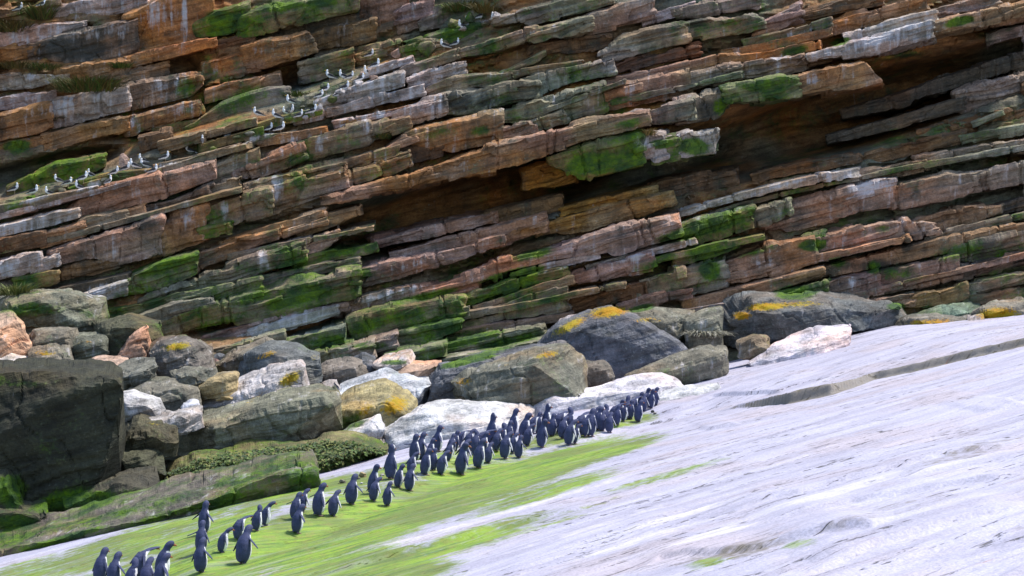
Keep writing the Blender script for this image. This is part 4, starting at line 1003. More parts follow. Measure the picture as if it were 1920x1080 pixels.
 (40.1,.4,'W',[([(594,724),(616,712),(634,712)],.2),([(596,730),(618,720),(638,720)],0),([(598,744),(638,738)],0)],'small pale stone with orange spot in front of green-grey boulder'),
 (41.4,.9,'S',[([(650,690),(680,672),(702,680)],.3),([(652,698),(682,684),(706,692)],0),([(656,718),(706,712)],0)],'blue-grey stone at the cliff foot left of pale pinkish stone'),
 (41.6,1.0,'D',[([(176,612),(240,596),(300,606)],.4),([(178,622),(244,612),(304,622)],0),([(182,672),(304,668)],0)],'dark rock in shadow behind the upright pink slab'),
 (36.9,1.0,'WW',[([(1226,742),(1290,728),(1352,716)],.6),([(1228,752),(1292,744),(1356,730)],0),([(1222,782),(1300,770),(1358,752)],.0)],'low pale rock at the far end of the penguin line'),
]
for i, (D, dep, pig, rows, label) in enumerate(BOULDERS):
    big = max(p[0] for p in rows[1][0]) - min(p[0] for p in rows[1][0]) > 180
    kw = {}
    if pig == 'WW': kw = dict(lam=.016, lump=.06, chop=12, round_it=3, fine=.012, endp=8.0, chop_k=(.70,.95))
    if pig == 'D': kw = dict(lam=.02, lump=.10)
    if 'ledge slab' in label: kw = dict(lam=.016, lump=.06, chop=2, chop_k=(.94,.99), endp=16.0, mossk=1.55, refit=False)
    if 'dome' in label and 'big' in label: kw = dict(lam=.012, lump=.06, fine=.02, chop=10, round_it=3, endp=8.0, chop_k=(.72,.95))
    kw.setdefault('mossk', .85 if pig in ('GB', 'T', 'GR', 'D') else 1.0)
    bld(D, dep, pig, rows, label, i, **kw)
# ------------------------------------------------------------------ penguins
def ellipse_loft(stations, n=20):
    """stations (centre xyz, axis a vec, axis b vec) -> verts, quads with closed ends"""
    th = np.linspace(0, 2 * math.pi, n, endpoint=False)
    V = [np.array(c) + np.cos(th)[:, None] * np.array(a) + np.sin(th)[:, None] * np.array(b) for c, a, b in stations]
    V = np.concatenate(V); F = [tuple(f) for f in grid_faces(len(stations), n, True)]
    F.append(tuple(range(n - 1, -1, -1))); m = (len(stations) - 1) * n
    F.append(tuple(range(m, m + n)))
    return V, F

def join(parts):
    Vs, Fs, o = [], [], 0
    for V, F in parts:
        Vs.append(V); Fs += [tuple(i + o for i in f) for f in F]; o += len(V)
    return np.concatenate(Vs), Fs

def remeshed(name, parts, voxel, smooth_it=6):
    V, F = join(parts)
    me = bpy.data.meshes.new(name + '_src'); me.from_pydata([tuple(v) for v in V], [], F); me.update()
    ob = bpy.data.objects.new(name + '_src', me); COL.objects.link(ob)
    md = ob.modifiers.new('r', 'REMESH'); md.mode = 'VOXEL'; md.voxel_size = voxel
    sm = ob.modifiers.new('s', 'SMOOTH'); sm.iterations = smooth_it; sm.factor = .5
    dg = bpy.context.evaluated_depsgraph_get()
    out = bpy.data.meshes.new_from_object(ob.evaluated_get(dg))
    bpy.data.objects.remove(ob); bpy.data.meshes.remove(me)
    out.name = name
    out.polygons.foreach_set('use_smooth', np.ones(len(out.polygons), bool))
    return out

def coords(me):
    a = np.empty(len(me.vertices) * 3, np.float32); me.vertices.foreach_get('co', a)
    return a.reshape(-1, 3).astype(float)

def tint_material(name, rough=.6, bump=0.0, scale=60.0):
    m = NT(name)
    tc = m.node('ShaderNodeTexCoord')
    n = m.noise(tc.outputs['Object'], scale, 3, .6)
    col = m.mix(1.0, m.attr('tint').outputs['Color'], m.mix(m.remap(n, .3, .7), C(.7,.7,.72), C(1.3,1.3,1.28)), 'MULTIPLY')
    m.put(m.bsdf.inputs['Base Color'], col); m.bsdf.inputs['Roughness'].default_value = rough
    if bump:
        b = m.node('ShaderNodeBump', {'Height': n, 'Strength': .5, 'Distance': bump}); m.put(m.bsdf.inputs['Normal'], b.outputs[0])
    return m.mat

FEATHER = tint_material('bird_plumage', .8, .012)
def plain(name, col, rough=.6):
    m = NT(name); tc = m.node('ShaderNodeTexCoord'); n = m.noise(tc.outputs['Object'], 40.0, 3)
    m.put(m.bsdf.inputs['Base Color'], m.mix(m.remap(n, .3, .7), C(*[c * .75 for c in col]), C(*[min(1, c * 1.2) for c in col])))
    m.bsdf.inputs['Roughness'].default_value = rough
    return m.mat
BEAKM = plain('penguin_beak', (.32, .09, .03), .4)
GBEAK = plain('gull_beak', (.7, .42, .03), .4)

def penguin_mesh(name, neck=0.0, hunch=0.0, fl=(18, 18), fsw=(0, 0), stride=0.0, look=0.0):
    """facing +x, unit height; neck stretch, forward hunch, flipper lift angles (left +y, right -y)"""
    st = [(.045,-.02,.075,.07),(.08,-.015,.125,.115),(.14,-.005,.165,.155),(.24,0,.188,.185),(.36,.004,.190,.188),(.48,.004,.176,.170),
          (.58,.006,.152,.146),(.66,.012,.124,.122),(.72,.02,.100,.100),(.77,.03,.088,.092),(.82,.042,.094,.106),(.87,.05,.098,.114),(.92,.05,.088,.102),(.96,.045,.062,.074),(.988,.04,.026,.032)]
    def pos(z, x):
        k = max(0, z - .5)
        return x + hunch * (k * k * 2.2 + k * .35), z + neck * max(0, z - .62) / .38 - hunch * k * k * .9
    S = []
    for z, x, w, d in st:
        X, Z = pos(z, x)
        S.append(((X, 0, Z), (d, 0, 0), (0, w, 0)))
    parts = [ellipse_loft(S, 24)]
    parts.append(ellipse_loft([((-.10,0,.13),(.05,0,.03),(0,.055,0)), ((-.17,0,.06),(.022,0,.016),(0,.05,0)), ((-.235,0,.012),(.008,0,.006),(0,.03,0))], 12))
    for sd, k in ((1, 0), (-1, 1)):
        a = math.radians(fl[k]); sw = math.radians(fsw[k])
        sh = np.array([pos(.62, -.005)[0], sd * .135, pos(.62, 0)[1]])
        L = .36
        dr = np.array([-math.sin(sw) * math.cos(a), sd * math.sin(a), -math.cos(a) * math.cos(sw)]); dr /= np.linalg.norm(dr)
        wd = np.array([math.cos(sw), 0, -math.sin(sw)]); th = np.cross(dr, wd); th /= np.linalg.norm(th); wd = np.cross(th, dr)
        fs = [((sh - dr * .05) , wd * .04, th * .022)]
        for f, w in ((.12,.058),(.35,.062),(.6,.052),(.82,.036),(1.0,.014)):
            fs.append((sh + dr * L * f + wd * (-.03 * f * f), wd * w, th * .015))
        parts.append(ellipse_loft(fs, 14))
        fx = .05 + sd * stride
        parts.append(ellipse_loft([((fx - .03, sd * .075, .09),(.045,0,0),(0,.042,0)), ((fx - .02, sd * .078, .03),(.04,0,0),(0,.038,0)), ((fx - .015, sd * .08, .0),(.045,0,0),(0,.042,0))], 10))
        parts.append(ellipse_loft([((fx - .05, sd * .08, .012),(0,0,.012),(0,.03,0)), ((fx + .03, sd * .085, .016),(0,0,.016),(0,.055,0)), ((fx + .10, sd * .09, .008),(0,0,.010),(0,.05,0)), ((fx + .12, sd * .09, .004),(0,0,.004),(0,.03,0))], 10))
    me = remeshed(name, parts, .0135, 4)
    P = coords(me)
    x, y, z = P.T
    zz = np.where(z > .5, z, z)
    xc = np.where(z > .5, hunch * (np.maximum(z - .5, 0) ** 2 * 2.2 + np.maximum(z - .5, 0) * .35), 0)
    ang = np.abs(np.arctan2(y, x - xc))
    wob = .06 * vnoise(P * 14, 5)
    top = .71 + neck * .3
    belly = sstep(1.62, 1.42, ang + wob * 2) * sstep(.07, .11, z) * (1 - sstep(top - .02, top + .01, z + wob * .3))
    w_at = np.interp(z, [s[0] for s in st], [s[2] for s in st])
    flip = sstep(.006, .022, np.abs(y) - w_at) * sstep(.2, .24, z)
    inner = flip * sstep(.04, -.04, (x - xc) * -1 + .0)             # pale leading edge of the flipper
    dark = np.array((.036, .045, .115)) * (1 + .25 * vnoise(P * 9, 8))[:, None]
    T = np.ones((len(P), 4))
    c = dark * (1 - belly[:, None]) + np.array((.78, .77, .80)) * belly[:, None]
    c = c * (1 - flip[:, None]) + dark * .9 * flip[:, None]
    edge = flip * sstep(.02, .045, x - xc)
    c = c * (1 - edge[:, None] * .8) + np.array((.6, .6, .64)) * edge[:, None] * .8
    foot = sstep(.05, .03, z) * sstep(-.08, -.02, x)
    c = c * (1 - foot[:, None]) + np.array((.34, .20, .17)) * foot[:, None]
    T[:, :3] = c
    set_col(me, 'tint', T)
    me.materials.append(FEATHER)
    hx0 = pos(.80, .035)[0]; zt = .69 + neck * .25
    def turn(Q):                                                    # the head turns on the neck
        Q = np.asarray(Q, float).copy(); a = math.radians(look) * sstep(zt, zt + .09, Q[:, 2])
        dx, dy = Q[:, 0] - hx0, Q[:, 1].copy()
        Q[:, 0] = hx0 + dx * np.cos(a) - dy * np.sin(a); Q[:, 1] = dx * np.sin(a) + dy * np.cos(a)
        return Q
    if look: me.vertices.foreach_set('co', turn(P).astype(np.float32).ravel()); me.update()
    # beak
    hx, hz = pos(.87, .05)
    V, F = ellipse_loft([((hx + .095, 0, hz - .005),(0,0,.034),(0,.026,0)), ((hx + .14, 0, hz - .01),(0,0,.027),(0,.018,0)), ((hx + .18, 0, hz - .022),(0,0,.016),(0,.010,0)), ((hx + .195, 0, hz - .04),(0,0,.005),(0,.004,0))], 10)
    bk = bpy.data.meshes.new('beak'); bk.from_pydata([tuple(v) for v in turn(V)], [], F); bk.update(); bk.materials.append(BEAKM)
    return me, bk

PV = {
 'still':  penguin_mesh('penguin_still', 0, .15, (20, 22)),
 'walk':   penguin_mesh('penguin_walk', 0, .35, (34, 28), (14, -12), .05),
 'right':  penguin_mesh('penguin_right', .01, .2, (22, 52), (0, 6), .04),
 'left':   penguin_mesh('penguin_left', .01, .2, (68, 24), (-10, 0), .03),
 'both':   penguin_mesh('penguin_both', .03, .1, (50, 48), (8, 8), .03),
 'tall':   penguin_mesh('penguin_tall', .07, .0, (18, 22)),
 'hunch':  penguin_mesh('penguin_hunch', -.02, .75, (28, 30), (18, 18), .04),
 'lookr':  penguin_mesh('penguin_looking_right', .02, .1, (22, 30), (4, -4), .03, -55),
 'lookl':  penguin_mesh('penguin_looking_left', .02, .22, (34, 18), (0, 8), .04, 60),
 'raised': penguin_mesh('penguin_raised', .02, .12, (84, 20), (-16, 0), .02),
}
POSE = {'still': 'standing upright', 'walk': 'walking in mid-stride', 'right': 'with right flipper out', 'left': 'with left flipper out',
        'both': 'with both flippers spread', 'tall': 'with neck stretched tall', 'hunch': 'hunched forward', 'raised': 'with one flipper raised', 'lookr': 'turning its head right', 'lookl': 'turning its head left'}

# (foot u, head v, foot v, pose, heading deg from picture right towards the cliff, lean deg)
PENGUINS = [
 (186,1023,1094,'still',60,8),(212,1032,1104,'right',48,6),(258,1008,1084,'hunch',48,8),(244,1043,1116,'still',60,4),(302,1009,1084,'right',18,6),(274,1038,1112,'walk',62,4),(300,1034,1108,'right',56,4),
 (383,938,1000,'both',72,0),(377,972,1036,'left',66,2),(376,1006,1073,'right',62,0),(416,982,1036,'walk',44,6),(446,955,1012,'hunch',50,6),(454,975,1058,'right',50,12),(480,944,995,'still',46,6),(497,937,986,'walk',36,4),
 (552,920,975,'left',48,8),(566,915,960,'walk',34,6),(556,943,1000,'right',54,6),(597,901,967,'left',54,2),(624,913,968,'walk',44,6),(658,886,946,'right',52,6),
 (698,867,926,'still',50,5),(700,890,940,'walk',50,6),(732,836,898,'tall',40,3),(726,899,948,'right',54,3),(746,874,914,'still',48,6),(767,866,920,'right',50,5),
 (778,811,866,'raised',28,-3),(789,808,862,'right',56,0),(796,836,890,'still',52,6),(812,842,882,'still',46,3),(821,797,846,'both',20,0),(827,838,890,'walk',52,5),(840,826,864,'walk',50,8),(845,811,852,'still',44,10),
 (860,792,838,'hunch',26,14),(864,826,890,'still',56,5),(869,818,872,'walk',52,4),(890,803,852,'still',50,8),(898,792,848,'hunch',30,8),(896,816,878,'still',54,6),(915,826,868,'walk',48,4),(921,777,832,'tall',34,4),
 (940,789,840,'still',56,4),(946,804,860,'walk',56,4),(963,764,816,'raised',16,0),(972,812,858,'right',52,4),(981,770,828,'still',48,6),(997,766,814,'hunch',28,6),
 (1008,769,812,'still',36,4),(1023,759,808,'tall',30,4),(1015,783,839,'still',58,4),(1045,756,812,'hunch',34,10),(1066,762,815,'still',40,4),(1066,779,835,'walk',50,6),(1077,793,832,'walk',48,6),(1088,761,815,'hunch',40,4),(1106,761,818,'still',50,6),
 (770,846,888,'walk',48,5),(806,818,862,'still',40,4),(852,806,846,'still',30,6),(878,800,846,'walk',46,6),(906,806,850,'still',52,4),(930,800,846,'walk',48,5),(953,786,832,'still',40,4),(960,806,850,'walk',50,5),(988,790,836,'walk',52,5),
 (1034,772,818,'still',46,5),(1054,774,822,'walk',46,6),(1096,770,818,'walk',48,5),(1113,756,802,'walk',44,5),(1128,764,808,'walk',50,5),(1156,758,798,'still',48,5),(1168,752,790,'walk',46,5),(1181,748,786,'still',50,4),(1206,738,772,'walk',46,4),(1220,735,766,'still',48,4),
 (1120,760,806,'still',50,6),(1134,755,801,'still',52,8),(1142,768,811,'walk',54,4),(1150,747,792,'hunch',46,4),(1162,747,788,'still',40,4),(1175,739,785,'still',50,4),(1187,735,777,'hunch',44,3),(1196,746,791,'still',56,5),(1199,733,771,'still',46,4),(1213,731,764,'still',44,4),(1228,731,761,'still',50,3),
]
for i, p in enumerate(PENGUINS):                                    # a few of the standing birds look about
    if p[3] == 'still' and i % 5 in (1, 3): PENGUINS[i] = p[:3] + ('lookr' if i % 5 == 1 else 'lookl',) + p[4:]
def slab_hit(u, v):
    """depth at which the view ray through (u, v) meets the slab"""
    d = np.linspace(11, 44, 1320); x = (u - 960) / FPX * d
    y = slab_up(x, d); f = 540 - y / d * FPX - v                    # shrinks with depth
    i = np.where(f < 0)[0]
    k = i[0] if len(i) else 1319
    return float(d[k]), float(x[k]), float(y[k])

ZONES = [(0, 330, 'in bottom-left front cluster'), (330, 520, 'beside long ledge slab'), (520, 690, 'below the leafy mat'),
         (690, 775, 'left of smooth white boulder'), (775, 880, 'in left crowd half'), (880, 1003, 'in right crowd half'), (1003, 1112, 'before long white boulder'), (1112, 1400, 'in far end huddle')]
ORD = ['first', 'second', 'third', 'fourth', 'fifth', 'sixth', 'seventh', 'eighth', 'ninth', 'tenth', 'eleventh', 'twelfth', 'thirteenth', 'fourteenth', 'fifteenth', 'sixteenth', 'seventeenth', 'eighteenth', 'nineteenth', 'twentieth', 'twenty-first', 'twenty-second', 'twenty-third', 'twenty-fourth']
pz = {}
for i, p in enumerate(PENGUINS):
    z = next(k for k, zn in enumerate(ZONES) if zn[0] <= p[0] < zn[1]); pz.setdefault(z, []).append((p[0], p[1], i))
plabel = {}
for z, lst in pz.items():
    for k, (_, _, i) in enumerate(sorted(lst)):
        plabel[i] = 'penguin %s, %s from left %s' % (POSE[PENGUINS[i][3]], ORD[k], ZONES[z][2])
for i, (u, vh, vf, pose, head, lean) in enumerate(PENGUINS):
    d, x, y = slab_hit(u, vf)
    h = float(np.clip((vf - vh) * d / FPX, .40, .56)) * (1 + .02 * math.sin(i * 2.3))
    me, bk = PV[pose]
    o = link('penguin', me, None, label=plabel[i], category='penguin', group='penguins walking up the slab')
    w = v2w(x, y, d)
    o.location = Vector(w) - Vector((0, 0, .006))
    hd = math.radians(head + 17 * math.sin(i * 1.7))
    tilt = Matrix.Rotation(math.radians(lean), 4, Vector((-math.sin(hd), math.cos(hd), 0)))
    M = Matrix.Translation(o.location) @ tilt @ Matrix.Rotation(hd, 4, 'Z') @ Matrix.Diagonal((h, h * random.uniform(.94, 1.06), h, 1))
    o.matrix_world = M
    link('beak', bk, None, o)

# ------------------------------------------------------------------ finding the rock under a traced spot
bpy.context.view_layer.update()
dg = bpy.context.evaluated_depsgraph_get()
def hit(u, v):
    o = Vector((0, 0, CAMZ)); w = Vector(px(u, v, 10.0)) - o; w.normalize()
    ok, loc, nor, _, ob, _ = scene.ray_cast(dg, o, w)
    return (loc, nor, ob) if ok else (Vector(px(u, v, 48.0)), Vector((0, -1, 0)), None)

def perch(u, v):
    """a resting place near (u, v): look a few pixels down for a face that points upwards"""
    best = None
    for dv in (0, 1, 2, 3, -1, 4, -2, 5, 6):
        loc, nor, ob = hit(u, v + dv)
        s = nor.z - .03 * abs(dv)
        if best is None or s > best[0]: best = (s, loc, nor)
        if nor.z > .55: break
    return best[1], best[2]

# ------------------------------------------------------------------ gulls on the ledges
def gull_mesh(name, sit=False, head=0.0):
    st = [(-.50,.36,.010,.022),(-.40,.37,.028,.050),(-.26,.39,.062,.090),(-.10,.40,.098,.130),(.06,.41,.112,.145),(.18,.44,.100,.130),(.25,.50,.078,.095),(.28,.58,.062,.072),(.295,.65,.066,.068),(.30,.71,.050,.052),(.30,.745,.020,.022)]
    S = []
    for k, (x, z, w, h) in enumerate(st):
        t = 0 if k < 5 else min(1, (k - 4) / 3)
        ax = np.array([-math.sin(t * 1.35), 0, math.cos(t * 1.35)])
        S.append(((x, 0, z + head * (k > 6)), ax * h, (0, w, 0)))
    parts = [ellipse_loft(S, 18)]
    for sd in (1, -1):
        parts.append(ellipse_loft([((.16, sd * .085, .46),(0,0,.06),(0,.025,0)), ((0, sd * .108, .46),(0,0,.085),(0,.024,0)), ((-.2, sd * .085, .43),(0,0,.07),(0,.022,0)), ((-.42, sd * .04, .40),(0,0,.035),(0,.016,0)), ((-.60, sd * .015, .40),(0,0,.012),(0,.008,0))], 12))
        if not sit:
            parts.append(ellipse_loft([((.02, sd * .05, .30),(.02,0,0),(0,.02,0)), ((.03, sd * .05, .12),(.014,0,0),(0,.014,0)), ((.03, sd * .05, .02),(.016,0,0),(0,.016,0))], 8))
            parts.append(ellipse_loft([((-.01, sd * .05, .012),(0,0,.012),(0,.012,0)), ((.10, sd * .055, .010),(0,0,.010),(0,.045,0)), ((.12, sd * .055, .008),(0,0,.006),(0,.03,0))], 8))
    me = remeshed(name, parts, .017, 3)
    P0 = coords(me); P = P0.copy()
    ca, sa = math.cos(.30), math.sin(.30); up = P0[:, 2] > .27
    xx, zz = P0[:, 0], P0[:, 2] - .36
    P[up, 0] = (xx * ca - zz * sa)[up]; P[up, 2] = (xx * sa + zz * ca + .36)[up]
    if sit: P[:, 2] -= .27
    me.vertices.foreach_set('co', P.astype(np.float32).ravel())
    x, y, z = P0.T
    back = sstep(.36, .40, z + .02 * vnoise(P * 20, 3) + .1 * np.maximum(0, np.abs(y) - .06)) * sstep(.20, .13, x)
    leg = sstep(.28, .24, z)
    c = np.array((.84, .84, .86)) * (1 - back[:, None]) + np.array((.030, .030, .036)) * back[:, None]
    c = c * (1 - leg[:, None]) + np.array((.5, .33, .2)) * leg[:, None]
    T = np.ones((len(P), 4)); T[:, :3] = c
    set_col(me, 'tint', T); me.materials.append(FEATHER)
    off = -.27 if sit else 0
    V, F = ellipse_loft([((.245, 0, .755 + head + off),(0,0,.024),(0,.020,0)), ((.32, 0, .75 + head + off),(0,0,.017),(0,.013,0)), ((.37, 0, .735 + head + off),(0,0,.005),(0,.004,0))], 8)
    bk = bpy.data.meshes.new('beak'); bk.from_pydata([tuple(v) for v in V], [], F); bk.update(); bk.materials.append(GBEAK)
    return me, bk
GV = {'stand': gull_mesh('gull_standing'), 'sit': gull_mesh('gull_sitting', True), 'low': gull_mesh('gull_low', False, -.05)}
# (u, foot v, pose, heading deg: 0 right, 180 left, 90 away, 270 towards the viewer)
GULLS = [
 (36,26,'stand',10),(83,9,'sit',20),
 (30,366,'stand',8),(91,357,'sit',200),(124,354,'low',30),(148,346,'sit',190),(174,332,'sit',160),(183,317,'stand',6),(204,347,'stand',60),(232,321,'sit',10),(265,299,'sit',175),(273,315,'sit',188),(292,316,'sit',20),(336,289,'stand',35),(377,274,'stand',100),(60,368,'stand',14),(110,350,'stand',186),(160,342,'stand',20),(218,336,'stand',8),(250,318,'stand',190),(306,304,'stand',10),(355,284,'sit',180),
 (432,250,'sit',60),(487,226,'stand',184),(504,244,'stand',10),(522,256,'stand',8),(533,209,'sit',230),(547,200,'stand',200),(552,216,'stand',290),(578,234,'stand',12),(460,246,'stand',12),(515,226,'stand',186),(562,222,'sit',20),(590,216,'stand',8),
 (602,191,'stand',20),(617,152,'stand',182),(631,180,'sit',30),(646,168,'sit',10),(660,151,'stand',14),(690,143,'sit',250),(610,172,'stand',10),(640,156,'stand',184),(674,152,'stand',12),(706,132,'stand',10),
 (698,114,'stand',6),(834,92,'stand',176),(851,94,'stand',4),(863,48,'sit',210),(880,44,'sit',170),(905,39,'stand',10),(925,38,'stand',275)]
GZ = [(0,1,None,'on top left ledge'),(2,21,None,'on lower left ledge'),(22,33,None,'on mossy middle ledge'),(34,43,None,'among pale ledge stones'),(44,50,None,'on upper crest ledge')]
gl = {}
for a, b, _, nm in GZ:
    ids = sorted(range(a, b + 1), key=lambda q: (GULLS[q][0], GULLS[q][1]))
    for k, q in enumerate(ids):
        hd = GULLS[q][3] % 360
        face = 'facing right' if hd < 65 or hd > 295 else 'facing left' if 120 < hd < 235 else 'facing the sea' if hd >= 235 else 'facing the cliff'
        gl[q] = 'black-backed gull %s %s, %s from left %s' % ('sitting' if GULLS[q][2] == 'sit' else 'standing', face, ORD[k], nm)
for i, (u, v, pose, head) in enumerate(GULLS):
    loc, nor = perch(u + 4 * math.sin(i * 5.1), v + 4 * math.sin(i * 2.7))
    s = .39 * (1 + .08 * math.sin(i * 3.1))
    me, bk = GV[pose]
    o = link('gull', me, None, label=gl[i], category='gull', group='gulls resting on the cliff ledges')
    o.matrix_world = Matrix.Translation(loc + Vector((0, -.02, -.01))) @ Matrix.Rotation(math.radians(head), 4, 'Z') @ Matrix.Scale(s, 4)
    link('beak', bk, None, o)

# ------------------------------------------------------------------ loose stones on the gull ledge (pieces of the cliff)
def chunk_mesh(name, seed, pig, flat=.6):
    r = np.random.default_rng(seed)
    a = np.linspace(0, 1, 11); th = np.linspace(0, 2 * math.pi, 16, endpoint=False)
    ph = a * math.pi
    G = np.stack([np.sin(ph)[:, None] * np.cos(th), np.sin(ph)[:, None] * np.sin(th), -np.cos(ph)[:, None] + 0 * th], -1)
    for _ in range(12):
        n = r.normal(size=3); n /= np.linalg.norm(n); dd = G @ n; lim = r.uniform(.5, .85)
        G = G - np.maximum(dd - lim, 0)[..., None] * n
    G = G * np.array([1, .8, flat]) + fbm(G * 2 + seed, 3, seed)[..., None] * .07
    V = G.reshape(-1, 3); V[:, 2] -= V[:, 2].min() * .8
    me = make_mesh(name, V, grid_faces(11, 16, True), False)
    T = np.ones((len(V), 4)); T[:, :3] = PIG[pig][0]
    M = np.tile(np.array(PIG[pig][1:]), (len(V), 1))
    set_col(me, 'tint', T); set_col(me, 'mask', M); me.materials.append(ROCK)
    return me
LS = [(235,312,20,26,'PK'),(262,316,14,12,'G'),(745,108,20,24,'PK'),(800,104,34,30,'G'),(600,206,18,12,'W'),(586,210,12,8,'G'),(640,176,20,12,'W'),(622,186,16,14,'M'),(655,172,14,10,'W'),(672,160,18,12,'W'),(700,146,16,10,'PK'),(715,136,18,10,'W'),
      (564,196,16,16,'G'),(610,166,20,14,'G'),(540,226,20,10,'M'),(575,222,14,8,'W'),(470,246,20,10,'G'),(445,258,16,8,'M'),(214,330,14,8,'M'),(196,340,16,8,'G'),(852,44,22,16,'G'),(885,40,20,24,'G'),(868,56,14,8,'W'),(912,44,16,8,'G'),
      (930,34,20,12,'W'),(116,356,14,10,'G'),(60,372,18,10,'M'),(328,296,14,8,'G'),(360,288,18,8,'G'),(400,276,14,8,'M'),(735,122,14,10,'W'),(780,116,16,8,'G')]
for i, (u, v, w, h, pig) in enumerate(LS):
    loc, nor = perch(u, v)
    me = chunk_mesh('ledge_stone', 300 + i, pig, h / w * 1.0)
    dist = (loc - cam.location).length
    o = link('ledge_stone', me, None, cliff)
    o.location = loc - Vector((0, 0, .03)); k = w / FPX * dist * .62
    o.scale = (k, k, k); o.rotation_euler = (random.uniform(-.2, .2), random.uniform(-.3, .1), random.uniform(-.6, .6))

# ------------------------------------------------------------------ rubble filling the gaps between the boulders
def rubble():
    r = np.random.default_rng(77); src = []
    for q in range(10):
        me = chunk_mesh('t', 600 + q, 'G', r.uniform(.5, .8)); V = coords(me); F = np.array([p.vertices[:] for p in me.polygons]); src.append((V, F)); bpy.data.meshes.remove(me)
    Vs, Fs, Ts, Ms, o_ = [], [], [], [], 0
    names = ['G', 'GR', 'W', 'P', 'T', 'WW', 'D', 'G', 'OB']
    n = 0
    while n < 900:
        u = r.uniform(-20, 1330); v0 = np.interp(u, [0, 300, 640, 1000, 1330], [610, 640, 670, 690, 640]); v1 = np.interp(u, [0, 300, 640, 850, 1000, 1330], [960, 900, 850, 790, 760, 730])
        v = r.uniform(v0, v1); loc, nor, ob = hit(u, v); n += 1
        if ob is None or ob.name != 'cliff': continue
        V, F = src[int(r.integers(10))]
        k = float(np.clip(r.lognormal(-2.2, .5), .04, .28)); a = r.uniform(0, 6.28); ca, sa = math.cos(a), math.sin(a)
        R = np.array([[ca, -sa, 0], [sa, ca, 0], [0, 0, 1]])
        W = (V * k * r.uniform(.8, 1.25, 3)) @ R.T + np.array(loc) - np.array([0, 0, k * .25])
        pg = PIG[names[int(r.integers(len(names)))]]
        Vs.append(W); Fs.append(F + o_); o_ += len(W); t = np.ones((len(W), 4)); t[:, :3] = np.array(pg[0]) * r.uniform(.8, 1.2); Ts.append(t); Ms.append(np.tile(np.array(pg[1:]), (len(W), 1)))
    for _ in range(70):                                           # grit along the foot of the boulders
        u = r.uniform(560, 1250); v = np.interp(u, [560, 720, 860, 1000, 1240, 1300, 1420, 1620, 1900], [925, 885, 836, 806, 768, 768, 712, 655, 612]) + abs(r.normal()) * 7
        loc, nor, ob = hit(u, v)
        if ob is None or ob.name != 'rock_slab': continue
        V, F = src[int(r.integers(10))]; k = float(np.clip(r.lognormal(-3.3, .5), .015, .10))
        W = V * k * r.uniform(.8, 1.3, 3) + np.array(loc) - np.array([0, 0, k * .2]); pg = PIG[['WW', 'GB', 'W', 'TN', 'GR'][int(r.integers(5))]]
        Vs.append(W); Fs.append(F + o_); o_ += len(W); t = np.ones((len(W), 4)); t[:, :3] = np.array(pg[0]) * r.uniform(.7, 1.1); Ts.append(t); Ms.append(np.tile(np.array(pg[1:]), (len(W), 1)))
    me = make_mesh('rubble', np.concatenate(Vs), np.concatenate(Fs), False)
    set_col(me, 'tint', np.concatenate(Ts)); set_col(me, 'mask', np.concatenate(Ms))
    link('rubble', me, ROCK, kind='stuff', label='loose grey rubble scattered in the gaps between the boulders', category='rubble')
rubble()

# ------------------------------------------------------------------ plants
def leaf_material(name, c1, c2):
    m = NT(name)
    at = m.attr('tint').outputs['Color']
    geo = m.node('ShaderNodeNewGeometry')
    n = m.noise(geo.outputs['Position'], 9.0, 3)
    m.put(m.bsdf.inputs['Base Color'], m.mix(1.0, at, m.mix(n, C(*c1), C(*c2)), 'MULTIPLY'))
    m.bsdf.inputs['Roughness'].default_value = .75
    return m.mat
GRASSM = leaf_material('tuft_grass', (.7, .7, .7), (1.3, 1.3, 1.2))

def tuft(u, v, rad, hgt, n, label, seed, cols, name='grass_tuft', droop=.7, lw=.010):
    r = np.random.default_rng(seed)
    loc, nor = perch(u, v)
    sc = (loc - cam.location).length / FPX
    R, H = rad * sc, hgt * sc
    Vs, Fs, Ts = [], [], []
    for k in range(n):
        a = r.uniform(0, 2 * math.pi); q = math.sqrt(r.uniform(0, 1)) * R
        b = np.array([math.cos(a) * q, math.sin(a) * q * .45 - .03, r.uniform(-.05, .02) + abs(math.cos(a) * q) * .0])
        dirv = np.array([math.cos(a) * .6 + r.normal() * .35, math.sin(a) * .5 - .35 + r.normal() * .25, 1.0]); L = H * r.uniform(.5, 1.1)
        side = np.array([math.cos(a + 1.57), math.sin(a + 1.57), 0]) * lw * r.uniform(.7, 1.5)
        c = np.array(cols[int(r.integers(len(cols)))]) * r.uniform(.7, 1.25)
        o_ = len(Vs)
        for f, wd in ((0, 1), (.45, .85), (.8, .5), (1, .05)):
            p = b + dirv * L * f * np.array([1, 1, 1 - droop * f * .55])
            Vs += [p - side * wd, p + side * wd]; Ts += [c, c]
        Fs += [(o_ + 2 * t, o_ + 2 * t + 1, o_ + 2 * t + 3, o_ + 2 * t + 2) for t in range(3)]
    V = np.array(Vs); me = make_mesh(name, V, np.array(Fs), False)
    T = np.ones((len(V), 4)); T[:, :3] = np.array(Ts); set_col(me, 'tint', T)
    o = link(name, me, GRASSM, label=label, category='plant', group='tufts growing on the cliff')
    o.location = loc
    return o
BR = [(.13,.085,.02),(.10,.09,.025),(.16,.12,.03),(.05,.07,.015),(.08,.06,.02)]
GN = [(.05,.10,.012),(.09,.14,.02),(.12,.13,.025),(.03,.06,.01)]
tuft(165,168,60,44,900,'biggest brown-green grass tuft on the orange left wall',1,BR + GN)
tuft(20,60,36,34,420,'brown grass tuft at the left edge below the top gull',2,BR)
tuft(78,34,22,34,320,'dark round shrub tuft beside the uppermost gulls',3,BR + GN, droop=.3)
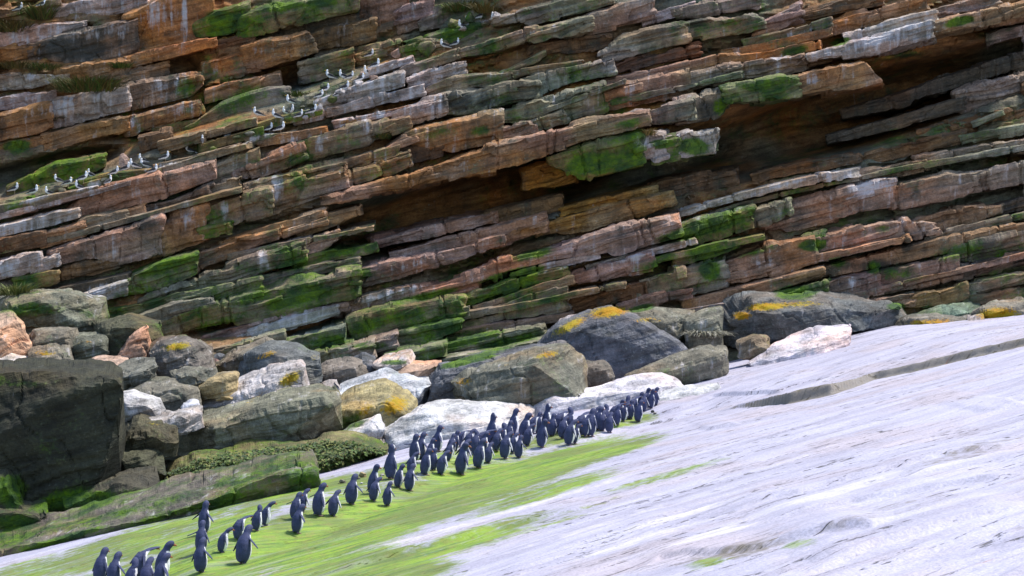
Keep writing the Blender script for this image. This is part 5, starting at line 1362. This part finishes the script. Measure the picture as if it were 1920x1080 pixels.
tuft(28,128,34,22,360,'flat brown grass clump hanging at the left edge under stained rock',4,BR)
tuft(84,130,30,20,300,'olive grass clump just right of the flat left-edge clump',5,BR + GN)
tuft(226,128,20,16,180,'small green clump on the orange wall right of the biggest tuft',6,GN)
tuft(868,20,36,28,420,'fern-like green tuft above the row of crest gulls',7,GN + BR[:2])
tuft(910,22,22,30,260,'rusty brown tuft right of the fern-like crest tuft',8,BR[:3])
tuft(716,254,18,14,160,'small yellow-brown tuft on the central ledge under white streak',9,BR + GN)
tuft(1214,254,14,18,160,'straw coloured tuft on top of the bulging mossy block',10,[(.3,.2,.07),(.22,.16,.05),(.12,.12,.03)])
tuft(30,552,30,34,260,'pale straggling grass at the left edge above the mossy overhang',11,[(.25,.24,.08),(.16,.2,.05),(.1,.12,.03)])
tuft(1322,628,28,40,420,'grey dry grass hanging over the shaggy grey rock',12,[(.32,.30,.24),(.22,.21,.17),(.14,.13,.08)], droop=1.6)
tuft(560,180,30,16,200,'green weeds in the dark alcove above the gulls',13,GN)

# leafy mat between the ledge slab and the grey banded boulder
bank = bld(34.2, 1.3, 'M', [([(296,905),(380,868),(520,846),(660,836),(716,852)],.8),([(300,920),(390,892),(530,872),(660,856),(720,862)],0),([(304,962),(420,940),(560,912),(722,880)],-.1)], 'dark bank of rock under the leafy green mat', 90, lump=.12, lam=.05, mossk=.85)
bpy.context.view_layer.update()
dg = bpy.context.evaluated_depsgraph_get()
def leaf_mat():
    r = np.random.default_rng(5); Vs, Fs, Ts = [], [], []
    k = 0
    while k < 9500:
        u = r.uniform(306, 716)
        top = np.interp(u, [306, 380, 520, 660, 716], [900, 866, 844, 834, 850]); bot = np.interp(u, [306, 420, 560, 640, 716], [925, 900, 880, 872, 866])
        v = r.uniform(top - 6, bot + 16)
        loc, nor, ob = hit(u, v)
        k += 1
        if ob is None or ob.name not in (bank.name,): continue
        p = np.array(loc) + np.array([r.normal() * .02, -abs(r.normal()) * .05, r.uniform(0, .05) * (1 + .9 * math.sin(u * .05) * math.sin(u * .017 + 1))])
        s = r.uniform(.03, .09); a_ = r.uniform(0, 6.28); d1 = np.array([math.cos(a_), math.sin(a_) - .4, r.normal() * .35 - .15]); d1 /= np.linalg.norm(d1)
        d2 = np.cross(d1, np.array([r.normal() * .3, -.5, 1.0])); d2 /= np.linalg.norm(d2)
        o_ = len(Vs); c = np.array(GN[int(r.integers(4))]) * r.uniform(.5, 1.3)
        Vs += [p, p + d1 * s * .5 + d2 * s * .38, p + d1 * s * 1.1 + np.array([0, 0, -.015]), p + d1 * s * .5 - d2 * s * .38]; Ts += [c] * 4
        Fs.append((o_, o_ + 1, o_ + 2, o_ + 3))
    V = np.array(Vs); me = make_mesh('leafy_mat', V, np.array(Fs), False)
    T = np.ones((len(V), 4)); T[:, :3] = np.array(Ts); set_col(me, 'tint', T)
    link('leafy_mat', me, GRASSM, kind='stuff', label='dense mat of small dark green leaves below the grey banded boulder', category='plant')
leaf_mat()
